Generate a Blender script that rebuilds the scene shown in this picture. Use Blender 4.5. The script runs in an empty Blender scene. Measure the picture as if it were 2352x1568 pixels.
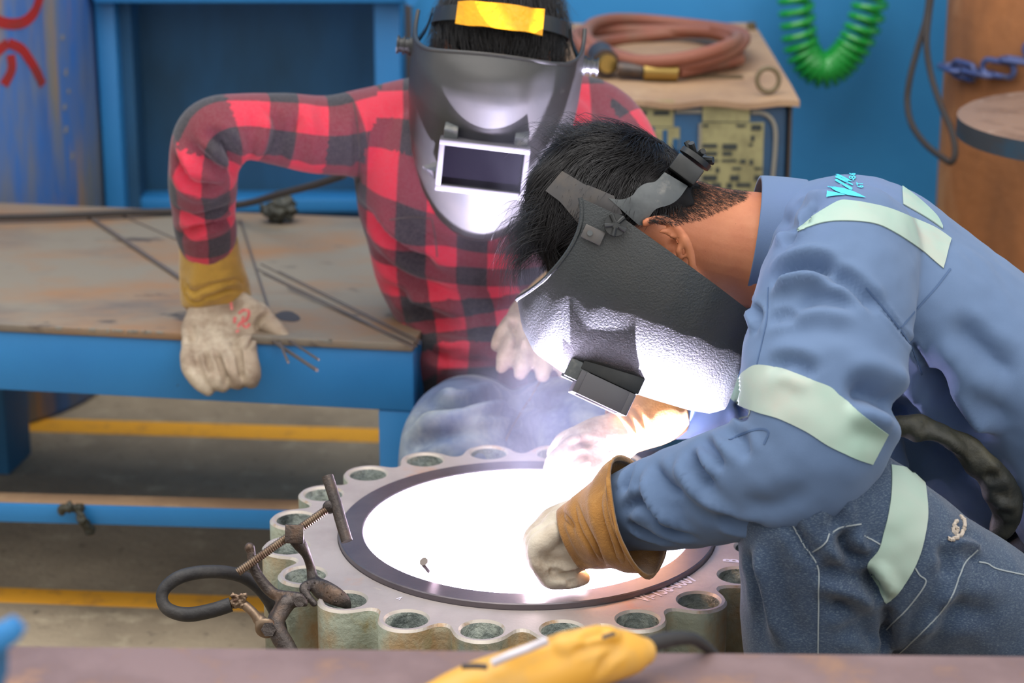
import bpy, bmesh, math, random
import numpy as np
from mathutils import Vector, Matrix, noise
from mathutils.bvhtree import BVHTree

# ---------------------------------------------------------------- camera
random.seed(7); np.random.seed(7)
SC = bpy.context.scene
COL = SC.collection
FPX = 5227.0; PITCH = math.radians(17.5); HCAM = 1.45
cam_d = bpy.data.cameras.new('camera'); cam = bpy.data.objects.new('camera', cam_d); COL.objects.link(cam)
cam.location = (0, 0, HCAM); cam.rotation_euler = (math.pi/2 - PITCH, 0, 0)
cam_d.sensor_width = 36; cam_d.lens = 80.0; cam_d.clip_start = .05
cam_d.dof.use_dof = True; cam_d.dof.focus_distance = 2.52; cam_d.dof.aperture_fstop = 5.0
SC.camera = cam
# ---------------------------------------------------------------- light
SC.view_settings.view_transform = 'Standard'; SC.view_settings.look = 'None'
SC.view_settings.gamma = 1; SC.view_settings.use_curve_mapping = False
SC.view_settings.exposure = 0.12
w = bpy.data.worlds.new('world'); SC.world = w; w.use_nodes = True
w.node_tree.nodes['Background'].inputs[0].default_value = (1.0, .98, .97, 1)
w.node_tree.nodes['Background'].inputs[1].default_value = .95
def area(name, loc, target, size, power, color):
    d = bpy.data.lights.new(name, 'AREA'); d.shape = 'RECTANGLE'; d.size, d.size_y = size
    d.energy = power; d.color = color
    o = bpy.data.objects.new(name, d); COL.objects.link(o); o.location = loc
    o.rotation_euler = (Vector(target) - Vector(loc)).to_track_quat('-Z', 'Y').to_euler()
    return o
area('roof_skylight', (-.6, 2.4, 4.2), (0, 3.0, .5), (4.5, 3.0), 128, (1, .98, .96))
area('open_side_daylight', (2.6, -1.2, 3.2), (0.2, 3.0, .6), (3, 2), 36, (.96, .98, 1))
SC.cycles.use_denoising = True
SC.cycles.max_bounces = 6; SC.cycles.sample_clamp_indirect = 4.0
SC.cycles.caustics_reflective = False; SC.cycles.caustics_refractive = False
# ---------------------------------------------------------------- helpers
c_, s_ = math.cos(PITCH), math.sin(PITCH)
R_ = np.array([1., 0, 0]); U_ = np.array([0, s_, c_]); F_ = np.array([0, c_, -s_]); CAM = np.array([0, 0, HCAM])
def ray(px, py): return F_ + (px-1176)/FPX*R_ + (784-py)/FPX*U_
def P(px, py, t): return CAM + t*ray(px, py)
def PZ(px, py, z):
    d = ray(px, py); return CAM + d*((z-HCAM)/d[2])
def PY(px, py, y):
    d = ray(px, py); return CAM + d*(y/d[1])
def nrm(v):
    v = np.asarray(v, float); return v/max(1e-9, np.linalg.norm(v))
def proj(p):
    q = np.asarray(p) - CAM; t = q@F_
    return 1176+FPX*(q@R_)/t, 784-FPX*(q@U_)/t

def tag(o, label=None, cat=None, group=None, kind=None):
    if label: o['label'] = label
    if cat: o['category'] = cat
    if group: o['group'] = group
    if kind: o['kind'] = kind
    return o
def empty(name, loc, label=None, cat=None, group=None, kind=None):
    o = bpy.data.objects.new(name, None); COL.objects.link(o); o.location = loc
    o.empty_display_size = .05
    bpy.context.view_layer.update()
    return tag(o, label, cat, group, kind)
def link_mesh(name, me, mat, parent=None, smooth=True):
    if mat is not None:
        for m in (mat if isinstance(mat, (list, tuple)) else [mat]): me.materials.append(m)
    o = bpy.data.objects.new(name, me); COL.objects.link(o)
    if smooth:
        me.polygons.foreach_set('use_smooth', [True]*len(me.polygons))
    if parent is not None:
        o.parent = parent; o.matrix_parent_inverse = WM(parent).inverted()
    return o
def WM(o):
    m = Matrix.Translation(o.location) @ o.rotation_euler.to_matrix().to_4x4()
    if o.parent: m = WM(o.parent) @ o.matrix_parent_inverse @ m
    return m
def mesh(name, V, Fc, mat, parent=None, smooth=True, sharp=None):
    me = bpy.data.meshes.new(name)
    me.from_pydata([tuple(map(float, v)) for v in V], [], [tuple(map(int, f)) for f in Fc]); me.update()
    o = link_mesh(name, me, mat, parent, smooth)
    if sharp: 
        try: me.set_sharp_from_angle(angle=math.radians(sharp))
        except Exception: pass
    return o
class MB:
    def __init__(s): s.V = []; s.F = []
    def add(s, V, Fc):
        k = len(s.V); s.V += [tuple(v) for v in V]; s.F += [tuple(i+k for i in f) for f in Fc]; return s
    def box(s, lo, hi, fr=None, bev=0):
        """box between two corners, in the frame fr = (origin, ax, ay, az)"""
        bm = bmesh.new(); bmesh.ops.create_cube(bm, size=1)
        lo = np.array(lo, float); hi = np.array(hi, float)
        for v in bm.verts: v.co = Vector(lo + (np.array(v.co)+.5)*(hi-lo))
        if bev: bmesh.ops.bevel(bm, geom=bm.edges[:], offset=bev, segments=2, affect='EDGES', profile=.5)
        bm.verts.index_update()
        V = [np.array(v.co) for v in bm.verts]; Fc = [[v.index for v in f.verts] for f in bm.faces]; bm.free()
        if fr is not None:
            o, ax, ay, az = [np.asarray(q, float) for q in fr]
            V = [o + v[0]*ax + v[1]*ay + v[2]*az for v in V]
        return s.add(V, Fc)
    def tube(s, pts, r, n=10, close=False, cap=True):
        V, Fc = tube_geo(pts, r, n, close, cap); return s.add(V, Fc)
    def obj(s, name, mat, parent=None, smooth=True, sharp=40):
        return mesh(name, s.V, s.F, mat, parent, smooth, sharp)
def tube_geo(pts, r, n=10, close=False, cap=True):
    p = np.array([np.asarray(q, float) for q in pts]); m = len(p)
    r = np.full(m, r, float) if np.isscalar(r) else np.array(r, float)
    if close: T = np.roll(p, -1, 0) - np.roll(p, 1, 0)
    else: T = np.gradient(p, axis=0)
    T /= np.linalg.norm(T, axis=1)[:, None] + 1e-12
    a = np.cross(T[0], [0, 0, 1.])
    if np.linalg.norm(a) < .2: a = np.cross(T[0], [1., 0, 0])
    A = [nrm(a)]
    for i in range(1, m): A.append(nrm(A[-1] - T[i]*(A[-1]@T[i])))
    A = np.array(A)
    B = np.cross(T, A); th = np.arange(n)*2*np.pi/n
    V = (p[:, None] + r[:, None, None]*(np.cos(th)[None, :, None]*A[:, None] + np.sin(th)[None, :, None]*B[:, None])).reshape(-1, 3)
    Fc = []
    for i in range(m if close else m-1):
        j = (i+1) % m
        for k in range(n): Fc.append((i*n+k, i*n+(k+1) % n, j*n+(k+1) % n, j*n+k))
    V = list(V)
    if cap and not close:
        Fc.append(tuple(range(n))[::-1]); Fc.append(tuple((m-1)*n+k for k in range(n)))
    return V, Fc
def cr(pts, sub=8):
    """Catmull-Rom through rows"""
    p = np.array(pts, float); q = np.vstack([2*p[0]-p[1], p, 2*p[-1]-p[-2]]); out = []
    for i in range(len(p)-1):
        a, b, c, d = q[i:i+4]
        for u in np.arange(sub)/sub:
            out.append(.5*((2*b)+(-a+c)*u+(2*a-5*b+4*c-d)*u*u+(-a+3*b-3*c+d)*u**3))
    out.append(p[-1]); return np.array(out)
def px_path(pts, sub=8):
    """rows (px,py,t) -> smooth world path"""
    return [P(*q) for q in cr(pts, sub)]
def px_tube(name, pts, rpx, mat, parent=None, n=12, sub=8):
    q = cr([list(p)+[rpx if np.isscalar(rpx) else rpx[i]] for i, p in enumerate(pts)], sub)
    return MB().tube([P(*a[:3]) for a in q], [a[3]*a[2]/FPX for a in q], n).obj(name, mat, parent)

# ---------------------------------------------------------------- materials
def lin(c):
    out = []
    for v in c[:3]:
        v = v/255.; out.append(v/12.92 if v <= .04045 else ((v+.055)/1.055)**2.4)
    return (*out, 1)
class NT:
    def __init__(s, name):
        s.m = bpy.data.materials.new(name); s.m.use_nodes = True; s.t = s.m.node_tree
        s.b = s.t.nodes['Principled BSDF']
    def n(s, typ, **kw):
        o = s.t.nodes.new(typ)
        for k, v in kw.items():
            if k in o.inputs.keys(): 
                o.inputs[k].default_value = v
            else: setattr(o, k, v)
        return o
    def l(s, a, b): s.t.links.new(a, b)
    def coord(s, scale=(1, 1, 1), kind='Object', rot=(0, 0, 0)):
        tc = s.n('ShaderNodeTexCoord'); mp = s.n('ShaderNodeMapping')
        mp.inputs['Scale'].default_value = scale; mp.inputs['Rotation'].default_value = rot
        s.l(tc.outputs[kind], mp.inputs['Vector']); return mp.outputs[0]
    def noise(s, vec, scale, detail=4, rough=.6, lo=.4, hi=.6):
        a = s.n('ShaderNodeTexNoise'); a.inputs['Scale'].default_value = scale
        a.inputs['Detail'].default_value = detail; a.inputs['Roughness'].default_value = rough
        s.l(vec, a.inputs['Vector'])
        r = s.n('ShaderNodeMapRange'); r.inputs['From Min'].default_value = lo; r.inputs['From Max'].default_value = hi
        s.l(a.outputs['Fac'], r.inputs['Value']); return r.outputs[0]
    def mix(s, fac, a, b):
        x = s.n('ShaderNodeMix', data_type='RGBA')
        for v, i in ((fac, 0), (a, 6), (b, 7)):
            if hasattr(v, 'is_output'): s.l(v, x.inputs[i])
            elif i == 0: x.inputs[0].default_value = v
            else: x.inputs[i].default_value = v
        return x.outputs[2]
    def math(s, op, a, b=0.):
        x = s.n('ShaderNodeMath', operation=op)
        for v, i in ((a, 0), (b, 1)):
            if hasattr(v, 'is_output'): s.l(v, x.inputs[i])
            else: x.inputs[i].default_value = v
        return x.outputs[0]
    def bump(s, h, strength, dist=.002):
        x = s.n('ShaderNodeBump'); x.inputs['Strength'].default_value = strength; x.inputs['Distance'].default_value = dist
        s.l(h, x.inputs['Height']); s.l(x.outputs[0], s.b.inputs['Normal'])
def mat(name, col, rough=.5, metal=0., var=(), bump=None, scale=(1, 1, 1), coat=0, spec=.5, sheen=0):
    """var: list of (color, noise scale, lo, hi); bump: (scale, strength, distance)"""
    q = NT(name); b = q.b
    b.inputs['Roughness'].default_value = rough; b.inputs['Metallic'].default_value = metal
    b.inputs['Specular IOR Level'].default_value = spec
    if coat: b.inputs['Coat Weight'].default_value = coat
    if sheen: b.inputs['Sheen Weight'].default_value = sheen
    vec = q.coord(scale); cur = lin(col); 
    for i, (c, sc, lo, hi) in enumerate(var):
        f = q.noise(vec, sc, 5, .62, lo, hi)
        cur = q.mix(f, cur, lin(c))
    if hasattr(cur, 'is_output'): q.l(cur, b.inputs['Base Color'])
    else: b.inputs['Base Color'].default_value = cur
    if bump:
        q.bump(q.noise(q.coord(), bump[0], 4, .6, .2, .8), bump[1], bump[2])
    return q.m
M = {}
M['blue_paint'] = mat('blue_paint', (46, 130, 192), .45, var=[((40, 118, 180), 2.5, .45, .75), ((60, 62, 58), 30, .72, .76)])
M['blue_wall'] = mat('blue_wall', (58, 148, 210), .5, var=[((48, 128, 188), 1.6, .4, .75), ((58, 80, 88), 9, .70, .78)])
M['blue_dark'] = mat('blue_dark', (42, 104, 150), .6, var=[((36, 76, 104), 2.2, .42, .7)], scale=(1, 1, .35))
M['blue_scratch'] = mat('blue_scratch', (62, 112, 184), .5, var=[((122, 124, 124), 6, .44, .62), ((156, 130, 102), 9, .53, .68), ((48, 92, 160), 5, .5, .7)], scale=(2.2, 2.2, .28))
M['concrete'] = mat('concrete', (166, 150, 126), .85, var=[((136, 122, 102), 3, .4, .68), ((182, 168, 142), 18, .55, .75), ((92, 82, 70), 40, .6, .75)], bump=(60, .5, .004))
M['line_yellow'] = mat('line_yellow', (248, 176, 48), .7, var=[((206, 146, 62), 22, .52, .75)])
M['bench_top'] = mat('bench_top', (134, 124, 108), .6, .15, var=[((150, 110, 74), 3.2, .42, .62), ((112, 100, 90), 5, .5, .7), ((74, 66, 62), 14, .62, .72)], scale=(.7, 1.2, 1))
M['flange'] = mat('flange', (176, 165, 161), .5, .25, var=[((156, 144, 141), 7, .4, .65), ((190, 144, 112), 9, .57, .72), ((196, 184, 160), 26, .66, .74)], bump=(160, .25, .001))
M['flange_side'] = mat('flange_side', (164, 170, 150), .55, .15, var=[((166, 138, 98), 11, .46, .62), ((112, 122, 108), 8, .48, .64), ((150, 140, 100), 20, .6, .7)], bump=(70, .6, .003), scale=(1, 1, .6))
M['flange_ring'] = mat('flange_ring', (104, 98, 104), .36, .6, var=[((120, 112, 114), 14, .4, .7)], bump=(220, .15, .0006))
M['chamfer'] = mat('chamfer', (198, 188, 176), .42, .3, var=[((178, 146, 112), 30, .56, .68)])
M['bore'] = mat('bore', (126, 134, 128), .6, .2, var=[((170, 176, 164), 34, .48, .64), ((50, 58, 56), 22, .5, .66)], bump=(90, .8, .004))
M['pipe_in'] = mat('pipe_in', (170, 168, 170), .6, .0)
M['white_chalk'] = mat('white_chalk', (226, 222, 236), .7)
M['steel_dark'] = mat('steel_dark', (84, 76, 72), .42, .6, var=[((104, 84, 70), 40, .5, .68), ((58, 54, 54), 26, .5, .7)], bump=(180, .5, .0015))
M['steel_thread'] = mat('steel_thread', (132, 112, 92), .38, .7, var=[((104, 80, 66), 60, .5, .66)])
M['rubber'] = mat('rubber', (44, 42, 42), .6, var=[((78, 74, 70), 22, .5, .75)], bump=(90, .4, .002))
M['shell'] = mat('shell', (50, 54, 55), .42, var=[((62, 61, 58), 6, .45, .7)], bump=(420, .5, .0012), spec=.5)
M['shell_worn'] = mat('shell_worn', (52, 52, 52), .42, var=[((62, 60, 58), 9, .45, .7), ((84, 82, 84), 28, .69, .74)], bump=(300, .12, .0008), spec=.5)
M['plastic_black'] = mat('plastic_black', (38, 40, 40), .4, var=[((54, 54, 52), 40, .5, .75)])
M['plastic_grey'] = mat('plastic_grey', (92, 96, 96), .32, var=[((132, 130, 124), 34, .58, .72), ((64, 68, 70), 16, .5, .7)])
M['headband'] = mat('headband', (74, 72, 72), .4, var=[((92, 84, 76), 30, .45, .7)])
M['frame_grey'] = mat('frame_grey', (90, 88, 92), .42)
M['glass_dark'] = mat('glass_dark', (10, 9, 14), .08, spec=.7)
M['yellow_pad'] = mat('yellow_pad', (250, 176, 20), .3, var=[((238, 158, 10), 18, .45, .7)], bump=(60, .5, .004))
M['hair'] = mat('hair', (26, 23, 24), .36, spec=.6)
M['scalp'] = mat('scalp', (16, 14, 15), .85)
M['skin'] = mat('skin', (204, 132, 92), .5, var=[((190, 112, 76), 14, .4, .7), ((120, 66, 44), 160, .70, .74)], bump=(300, .15, .001))
M['jacket'] = mat('jacket', (94, 118, 152), .8, var=[((84, 108, 142), 5, .4, .7), ((104, 124, 168), 2.5, .5, .75)], bump=(1400, .25, .0006), sheen=.15)
M['tape'] = mat('tape', (172, 186, 174), .6, var=[((154, 188, 172), 5, .4, .7), ((182, 178, 166), 9, .55, .75)], bump=(700, .1, .0006))
M['denim'] = mat('denim', (54, 74, 100), .85, var=[((46, 64, 88), 6, .4, .65), ((100, 120, 136), 420, .60, .74)], bump=(900, .5, .001), sheen=.2)
M['denim_pale'] = mat('denim_pale', (96, 112, 142), .85, var=[((150, 158, 160), 5, .42, .62), ((66, 80, 112), 8, .5, .68)], bump=(800, .4, .001))
M['thread'] = mat('thread', (150, 160, 164), .8)
M['seam_blue'] = mat('seam_blue', (76, 100, 136), .85)
M['seam_jean'] = mat('seam_jean', (120, 104, 90), .8)
M['logo'] = mat('logo', (78, 206, 232), .6, bump=(900, .3, .0006))
M['suede'] = mat('suede', (172, 120, 54), .9, var=[((144, 98, 42), 16, .42, .66), ((196, 146, 78), 30, .55, .72)], bump=(500, .5, .0015), sheen=.3)
M['suede_yellow'] = mat('suede_yellow', (182, 142, 52), .9, var=[((150, 114, 40), 12, .42, .68)], bump=(300, .4, .0015), sheen=.3)
M['leather'] = mat('leather', (214, 202, 182), .75, var=[((186, 168, 146), 14, .46, .66), ((158, 138, 116), 22, .55, .72)], bump=(260, .35, .0015))
M['leather_dirty_dim'] = mat('leather_dirty_dim', (168, 150, 128), .75, var=[((132, 112, 92), 16, .44, .64), ((206, 192, 168), 12, .52, .7)], bump=(240, .4, .0015))  # dirty leather; its darker tone also dims the arc-lit far glove
M['red_ink'] = mat('red_ink', (206, 92, 92), .8, var=[((224, 140, 130), 60, .45, .6)])
M['dark_cloth'] = mat('dark_cloth', (54, 54, 44), .55, var=[((84, 80, 62), 16, .5, .7), ((30, 34, 32), 12, .45, .65)], bump=(120, .3, .002))
M['navy_cloth'] = mat('navy_cloth', (34, 52, 84), .85)
M['tan_top'] = mat('tan_top', (172, 140, 108), .7, var=[((148, 118, 92), 4, .45, .68), ((184, 154, 120), 14, .55, .72)])
M['machine_blue'] = mat('machine_blue', (32, 84, 124), .5, var=[((26, 62, 92), 6, .45, .7)])
M['label_cream'] = mat('label_cream', (158, 152, 108), .7, var=[((136, 130, 92), 26, .5, .64)])
M['label_ink'] = mat('label_ink', (52, 58, 56), .7)
M['label_line'] = mat('label_line', (140, 136, 124), .7)
M['red_hose'] = mat('red_hose', (142, 88, 70), .65, var=[((130, 98, 80), 9, .45, .65)])
M['brass'] = mat('brass', (170, 142, 80), .35, .8)
M['olive_steel'] = mat('olive_steel', (112, 98, 72), .5, .4)
M['green_hose'] = mat('green_hose', (34, 158, 62), .3, coat=.2)
M['cable_brown'] = mat('cable_brown', (48, 42, 40), .7)
M['rust_pipe'] = mat('rust_pipe', (172, 112, 66), .75, var=[((136, 90, 56), 5, .42, .64), ((196, 146, 100), 8, .56, .72)], scale=(1, 1, .35), bump=(40, .4, .004))
M['rust_plate'] = mat('rust_plate', (146, 116, 96), .6, .2, var=[((116, 88, 70), 9, .45, .62), ((200, 180, 164), 16, .62, .72)], bump=(50, .5, .004))
M['plate_rim'] = mat('plate_rim', (66, 70, 74), .5, .3, var=[((40, 86, 110), 9, .5, .7)])
M['chain'] = mat('chain', (84, 98, 146), .4, .5, var=[((104, 96, 100), 30, .5, .65)])
M['red_letter'] = mat('red_letter', (158, 32, 30), .6, var=[((120, 48, 44), 20, .5, .7)])
M['rod'] = mat('rod', (122, 112, 106), .45, .6)
M['beam_rust'] = mat('beam_rust', (142, 116, 112), .6, .2, var=[((120, 96, 92), 8, .42, .65), ((160, 122, 98), 16, .52, .68)])
M['tool_yellow'] = mat('tool_yellow', (226, 168, 62), .45, var=[((200, 160, 90), 12, .45, .7)])
M['tool_grey'] = mat('tool_grey', (206, 200, 206), .4, .3)
M['tool_dark'] = mat('tool_dark', (70, 62, 58), .55)
M['boot'] = mat('boot', (40, 34, 30), .6)
M['white_plastic'] = mat('white_plastic', (228, 226, 220), .5)
M['fray'] = mat('fray', (190, 178, 164), .9)
def denim(name, base, dark, light):
    q = NT(name); b = q.b; b.inputs['Roughness'].default_value = .88; b.inputs['Sheen Weight'].default_value = .25
    f1 = q.noise(q.coord(), 7, 4, .6, .4, .65); c = q.mix(f1, lin(base), lin(dark))
    f2 = q.noise(q.coord((1, 1, 3.2), rot=(0, .35, .2)), 330, 3, .7, .50, .72); c = q.mix(q.math('MULTIPLY', f2, .75), c, lin(light))
    q.l(c, b.inputs['Base Color']); q.bump(q.noise(q.coord((1, 1, 3), rot=(0, .35, .2)), 480, 3, .6, .2, .8), .5, .0012); return q.m
M['denim'] = denim('denim', (54, 74, 100), (44, 62, 88), (116, 134, 146))
def plaid():
    q = NT('plaid_flannel'); b = q.b; b.inputs['Roughness'].default_value = .9; b.inputs['Sheen Weight'].default_value = .2
    uv = q.n('ShaderNodeUVMap'); uv.uv_map = 'UVMap'
    sep = q.n('ShaderNodeSeparateXYZ'); q.l(uv.outputs[0], sep.inputs[0])
    def stripe(s):
        f = q.math('FRACT', q.math('ADD', s, 50.)); a = q.math('SUBTRACT', f, .5)
        r = q.n('ShaderNodeMapRange'); r.inputs['From Min'].default_value = -.012; r.inputs['From Max'].default_value = .012
        q.l(a, r.inputs['Value']); return r.outputs[0]
    a = stripe(sep.outputs[0]); c = stripe(sep.outputs[1])
    s = q.math('ADD', a, c)
    col = q.mix(q.math('MINIMUM', s, 1.), lin((208, 44, 68)), lin((114, 40, 52)))
    col = q.mix(q.math('SUBTRACT', q.math('MAXIMUM', s, 1.), 1.), col, lin((40, 38, 44)))
    f = q.noise(q.coord(), 260, 3, .6, .35, .7)
    col = q.mix(q.math('MULTIPLY', f, .12), col, lin((150, 130, 130)))
    q.l(col, b.inputs['Base Color'])
    q.bump(q.noise(q.coord(), 700, 3, .6, .2, .8), .3, .0008)
    return q.m
M['plaid'] = plaid()

# ---------------------------------------------------------------- soft bodies
class Loft:
    """tube of elliptical sections: rows (px, py, t, half width in pixels, depth ratio)"""
    def __init__(s, rows, n=28, sub=6, mode='arm', shrink=1.0, cap=(1, 1), wrap=0.):
        q = cr([list(r)+([1.] if len(r) == 4 else []) for r in rows], sub)
        s.c = np.array([P(*a[:3]) for a in q]); s.r = q[:, 3]*q[:, 2]/FPX*shrink; s.k = q[:, 4]
        T = np.gradient(s.c, axis=0); T /= np.linalg.norm(T, axis=1)[:, None]
        A = []
        for i in range(len(T)):
            v = nrm(s.c[i]-CAM); a = np.cross(T[i], v); L = np.linalg.norm(a)
            if A and L < .45: 
                p = A[-1]-T[i]*(A[-1]@T[i]); a = nrm(p)*(1-L/.45)+nrm(a)*(L/.45)*(1 if a@A[-1] >= 0 else -1)
            elif A and a@A[-1] < 0: a = -a
            A.append(nrm(a))
        s.T = T; s.A = np.array(A); s.B = np.cross(T, s.A)
        for i in range(len(T)):
            if s.B[i]@(CAM-s.c[i]) < 0 and L > .2: pass
        s.mode = mode; s.wrap = wrap; s.n = n; s.cap = cap
        s.u = np.r_[0, np.cumsum(np.linalg.norm(np.diff(s.c, axis=0), axis=1))]
    def geo(s):
        th = np.arange(s.n)*2*np.pi/s.n; rings = []
        def ring(i, c, f): return c + f*s.r[i]*(np.cos(th)[:, None]*s.A[i]+np.sin(th)[:, None]*s.B[i]*s.k[i])
        m = len(s.c)
        if s.cap[0]:
            for a in (75, 50, 25): rings.append(ring(0, s.c[0]-s.T[0]*s.r[0]*s.cap[0]*.9*math.sin(math.radians(a)), math.cos(math.radians(a))))
        for i in range(m): rings.append(ring(i, s.c[i], 1.))
        if s.cap[1]:
            for a in (25, 50, 75): rings.append(ring(m-1, s.c[-1]+s.T[-1]*s.r[-1]*s.cap[1]*.9*math.sin(math.radians(a)), math.cos(math.radians(a))))
        V = np.vstack(rings); n = s.n; k = len(rings); Fc = []
        for i in range(k-1):
            for j in range(n): Fc.append((i*n+j, i*n+(j+1) % n, (i+1)*n+(j+1) % n, (i+1)*n+j))
        Fc.append(tuple(range(n))[::-1]); Fc.append(tuple((k-1)*n+j for j in range(n)))
        return V, Fc
class Ell:
    """ellipsoid with world axes"""
    def __init__(s, c, ax, n=20): s.c0 = np.asarray(c, float); s.ax = [np.asarray(a, float) for a in ax]; s.n = n
    def geo(s):
        n, m = s.n, s.n//2; V = []; Fc = []
        for i in range(1, m):
            a = math.pi*i/m
            for j in range(n):
                b = 2*math.pi*j/n
                V.append(s.c0+s.ax[0]*math.sin(a)*math.cos(b)+s.ax[1]*math.sin(a)*math.sin(b)+s.ax[2]*math.cos(a))
        for i in range(m-2):
            for j in range(n): Fc.append((i*n+j, i*n+(j+1) % n, (i+1)*n+(j+1) % n, (i+1)*n+j))
        V.append(s.c0+s.ax[2]); V.append(s.c0-s.ax[2]); t, b = len(V)-2, len(V)-1
        for j in range(n):
            Fc.append((t, (j+1) % n, j)); k = (m-2)*n; Fc.append((b, k+j, k+(j+1) % n))
        return V, Fc
class Geo:
    def __init__(s, V, Fc): s.V, s.Fc = V, Fc
    def geo(s): return s.V, s.Fc
def remesh(parts, voxel, smooth=4, fac=.5):
    mb = MB()
    for p in parts: mb.add(*p.geo())
    me = bpy.data.meshes.new('tmp'); me.from_pydata([tuple(map(float, v)) for v in mb.V], [], mb.F); me.update()
    bm = bmesh.new(); bm.from_mesh(me); bmesh.ops.recalc_face_normals(bm, faces=bm.faces[:]); bm.to_mesh(me); bm.free()
    ob = bpy.data.objects.new('tmp', me); COL.objects.link(ob)
    a = ob.modifiers.new('r', 'REMESH'); a.mode = 'VOXEL'; a.voxel_size = voxel
    if smooth: b = ob.modifiers.new('s', 'SMOOTH'); b.factor = fac; b.iterations = smooth
    dg = bpy.context.evaluated_depsgraph_get(); dg.update()
    out = bpy.data.meshes.new_from_object(ob.evaluated_get(dg))
    bpy.data.objects.remove(ob); bpy.data.meshes.remove(me)
    return out
def coords(me):
    V = np.empty(len(me.vertices)*3, np.float32); me.vertices.foreach_get('co', V); return V.reshape(-1, 3).astype(float)
def set_coords(me, V): me.vertices.foreach_set('co', V.astype(np.float32).ravel()); me.update()
def normals(me):
    N = np.empty(len(me.vertices)*3, np.float32); me.vertices.foreach_get('normal', N); return N.reshape(-1, 3).astype(float)
def bvh_of(me): return BVHTree.FromPolygons([v.co[:] for v in me.vertices], [p.vertices[:] for p in me.polygons])
def hit(bvh, px, py):
    d = ray(px, py); L = np.linalg.norm(d)
    h = bvh.ray_cast(Vector(CAM), Vector(d/L))
    return None if h[0] is None else (np.array(h[0]), np.array(h[1]))
def cast(bvh, pts, sub=6):
    out = []
    for q in cr(pts, sub):
        h = hit(bvh, q[0], q[1])
        if h: out.append(h)
    return out
def seg_dist(V, L):
    d = np.full(len(V), 9.); par = np.zeros(len(V))
    n = len(L)-1
    for i in range(n):
        a, b = L[i], L[i+1]; ab = b-a; t = np.clip(((V-a)@ab)/max(1e-12, ab@ab), 0, 1)
        e = np.linalg.norm(V-(a+t[:, None]*ab), axis=1); m = e < d; d[m] = e[m]; par[m] = (i+t[m])/n
    return d, par
def wrinkle(me, folds, K=1., W=1.):
    """folds: (pixel polyline, depth m (+ out, - in), width m); tapered toward both ends"""
    bvh = bvh_of(me); V = coords(me); N = normals(me); D = np.zeros(len(V))
    for pts, dep, wid in folds:
        dep *= K; wid *= W
        h = cast(bvh, pts)
        if len(h) < 2: continue
        L = np.array([a[0] for a in h])
        lo, hi = L.min(0)-3*wid, L.max(0)+3*wid
        idx = np.where(((V > lo) & (V < hi)).all(1))[0]
        if not len(idx): continue
        d, par = seg_dist(V[idx], L)
        tap = np.minimum(1, np.minimum(par, 1-par)*4+.05)
        g = np.exp(-(d/wid)**2) - .35*np.exp(-((d-2*wid)/wid)**2)
        D[idx] += dep*tap*g
    set_coords(me, V+N*D[:, None])
def fbm_disp(me, amp, scale, stretch=(1, 1, 1)):
    V = coords(me); N = normals(me)
    D = np.array([noise.noise(Vector((v[0]*scale*stretch[0], v[1]*scale*stretch[1], v[2]*scale*stretch[2]))) for v in V])
    set_coords(me, V+N*(D*amp)[:, None])
def plaid_uv(me, lofts, size):
    """UV per loft: distance along the limb and around it, in units of one plaid repeat"""
    n = len(me.polygons); C = np.empty(n*3, np.float32); me.polygons.foreach_get('center', C); C = C.reshape(-1, 3)
    best = np.full(n, 1e9); lab = np.zeros(n, int)
    for k, lf in enumerate(lofts):
        for i in range(0, len(lf.c), 2):
            d = np.linalg.norm(C-lf.c[i], axis=1)/lf.r[i]
            m = d < best; best[m] = d[m]; lab[m] = k
    V = coords(me); uvl = me.uv_layers.new(name='UVMap')
    lv = np.empty(len(me.loops), np.int32); me.loops.foreach_get('vertex_index', lv)
    pl = np.repeat(np.arange(n), [p.loop_total for p in me.polygons])
    UV = np.zeros((len(lv), 2))
    for k, lf in enumerate(lofts):
        m = np.where(lab[pl] == k)[0]
        if not len(m): continue
        def par(pts):
            d2 = ((pts[:, None]-lf.c[None])**2).sum(2); i = d2.argmin(1); rel = pts-lf.c[i]
            u = lf.u[i]+(rel*lf.T[i]).sum(1); return u, (rel*lf.A[i]).sum(1), (rel*lf.B[i]).sum(1), lf.r[i]
        for ch in np.array_split(m, max(1, len(m)//20000)):
            u, a, b, r = par(V[lv[ch]])
            if lf.mode == 'arm':
                _, ac, bc, _ = par(C[pl[ch]])
                cut = lf.wrap
                w0 = lambda q: (q-cut+np.pi) % (2*np.pi)-np.pi
                th = w0(np.arctan2(b, a)); tc = w0(np.arctan2(bc, ac))
                th = np.where(th-tc > np.pi, th-2*np.pi, np.where(th-tc < -np.pi, th+2*np.pi, th))
                v = th*np.median(lf.r)
            else: v = a
            UV[ch, 0] = u/size; UV[ch, 1] = v/size
    uvl.data.foreach_set('uv', UV.astype(np.float32).ravel())
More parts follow.
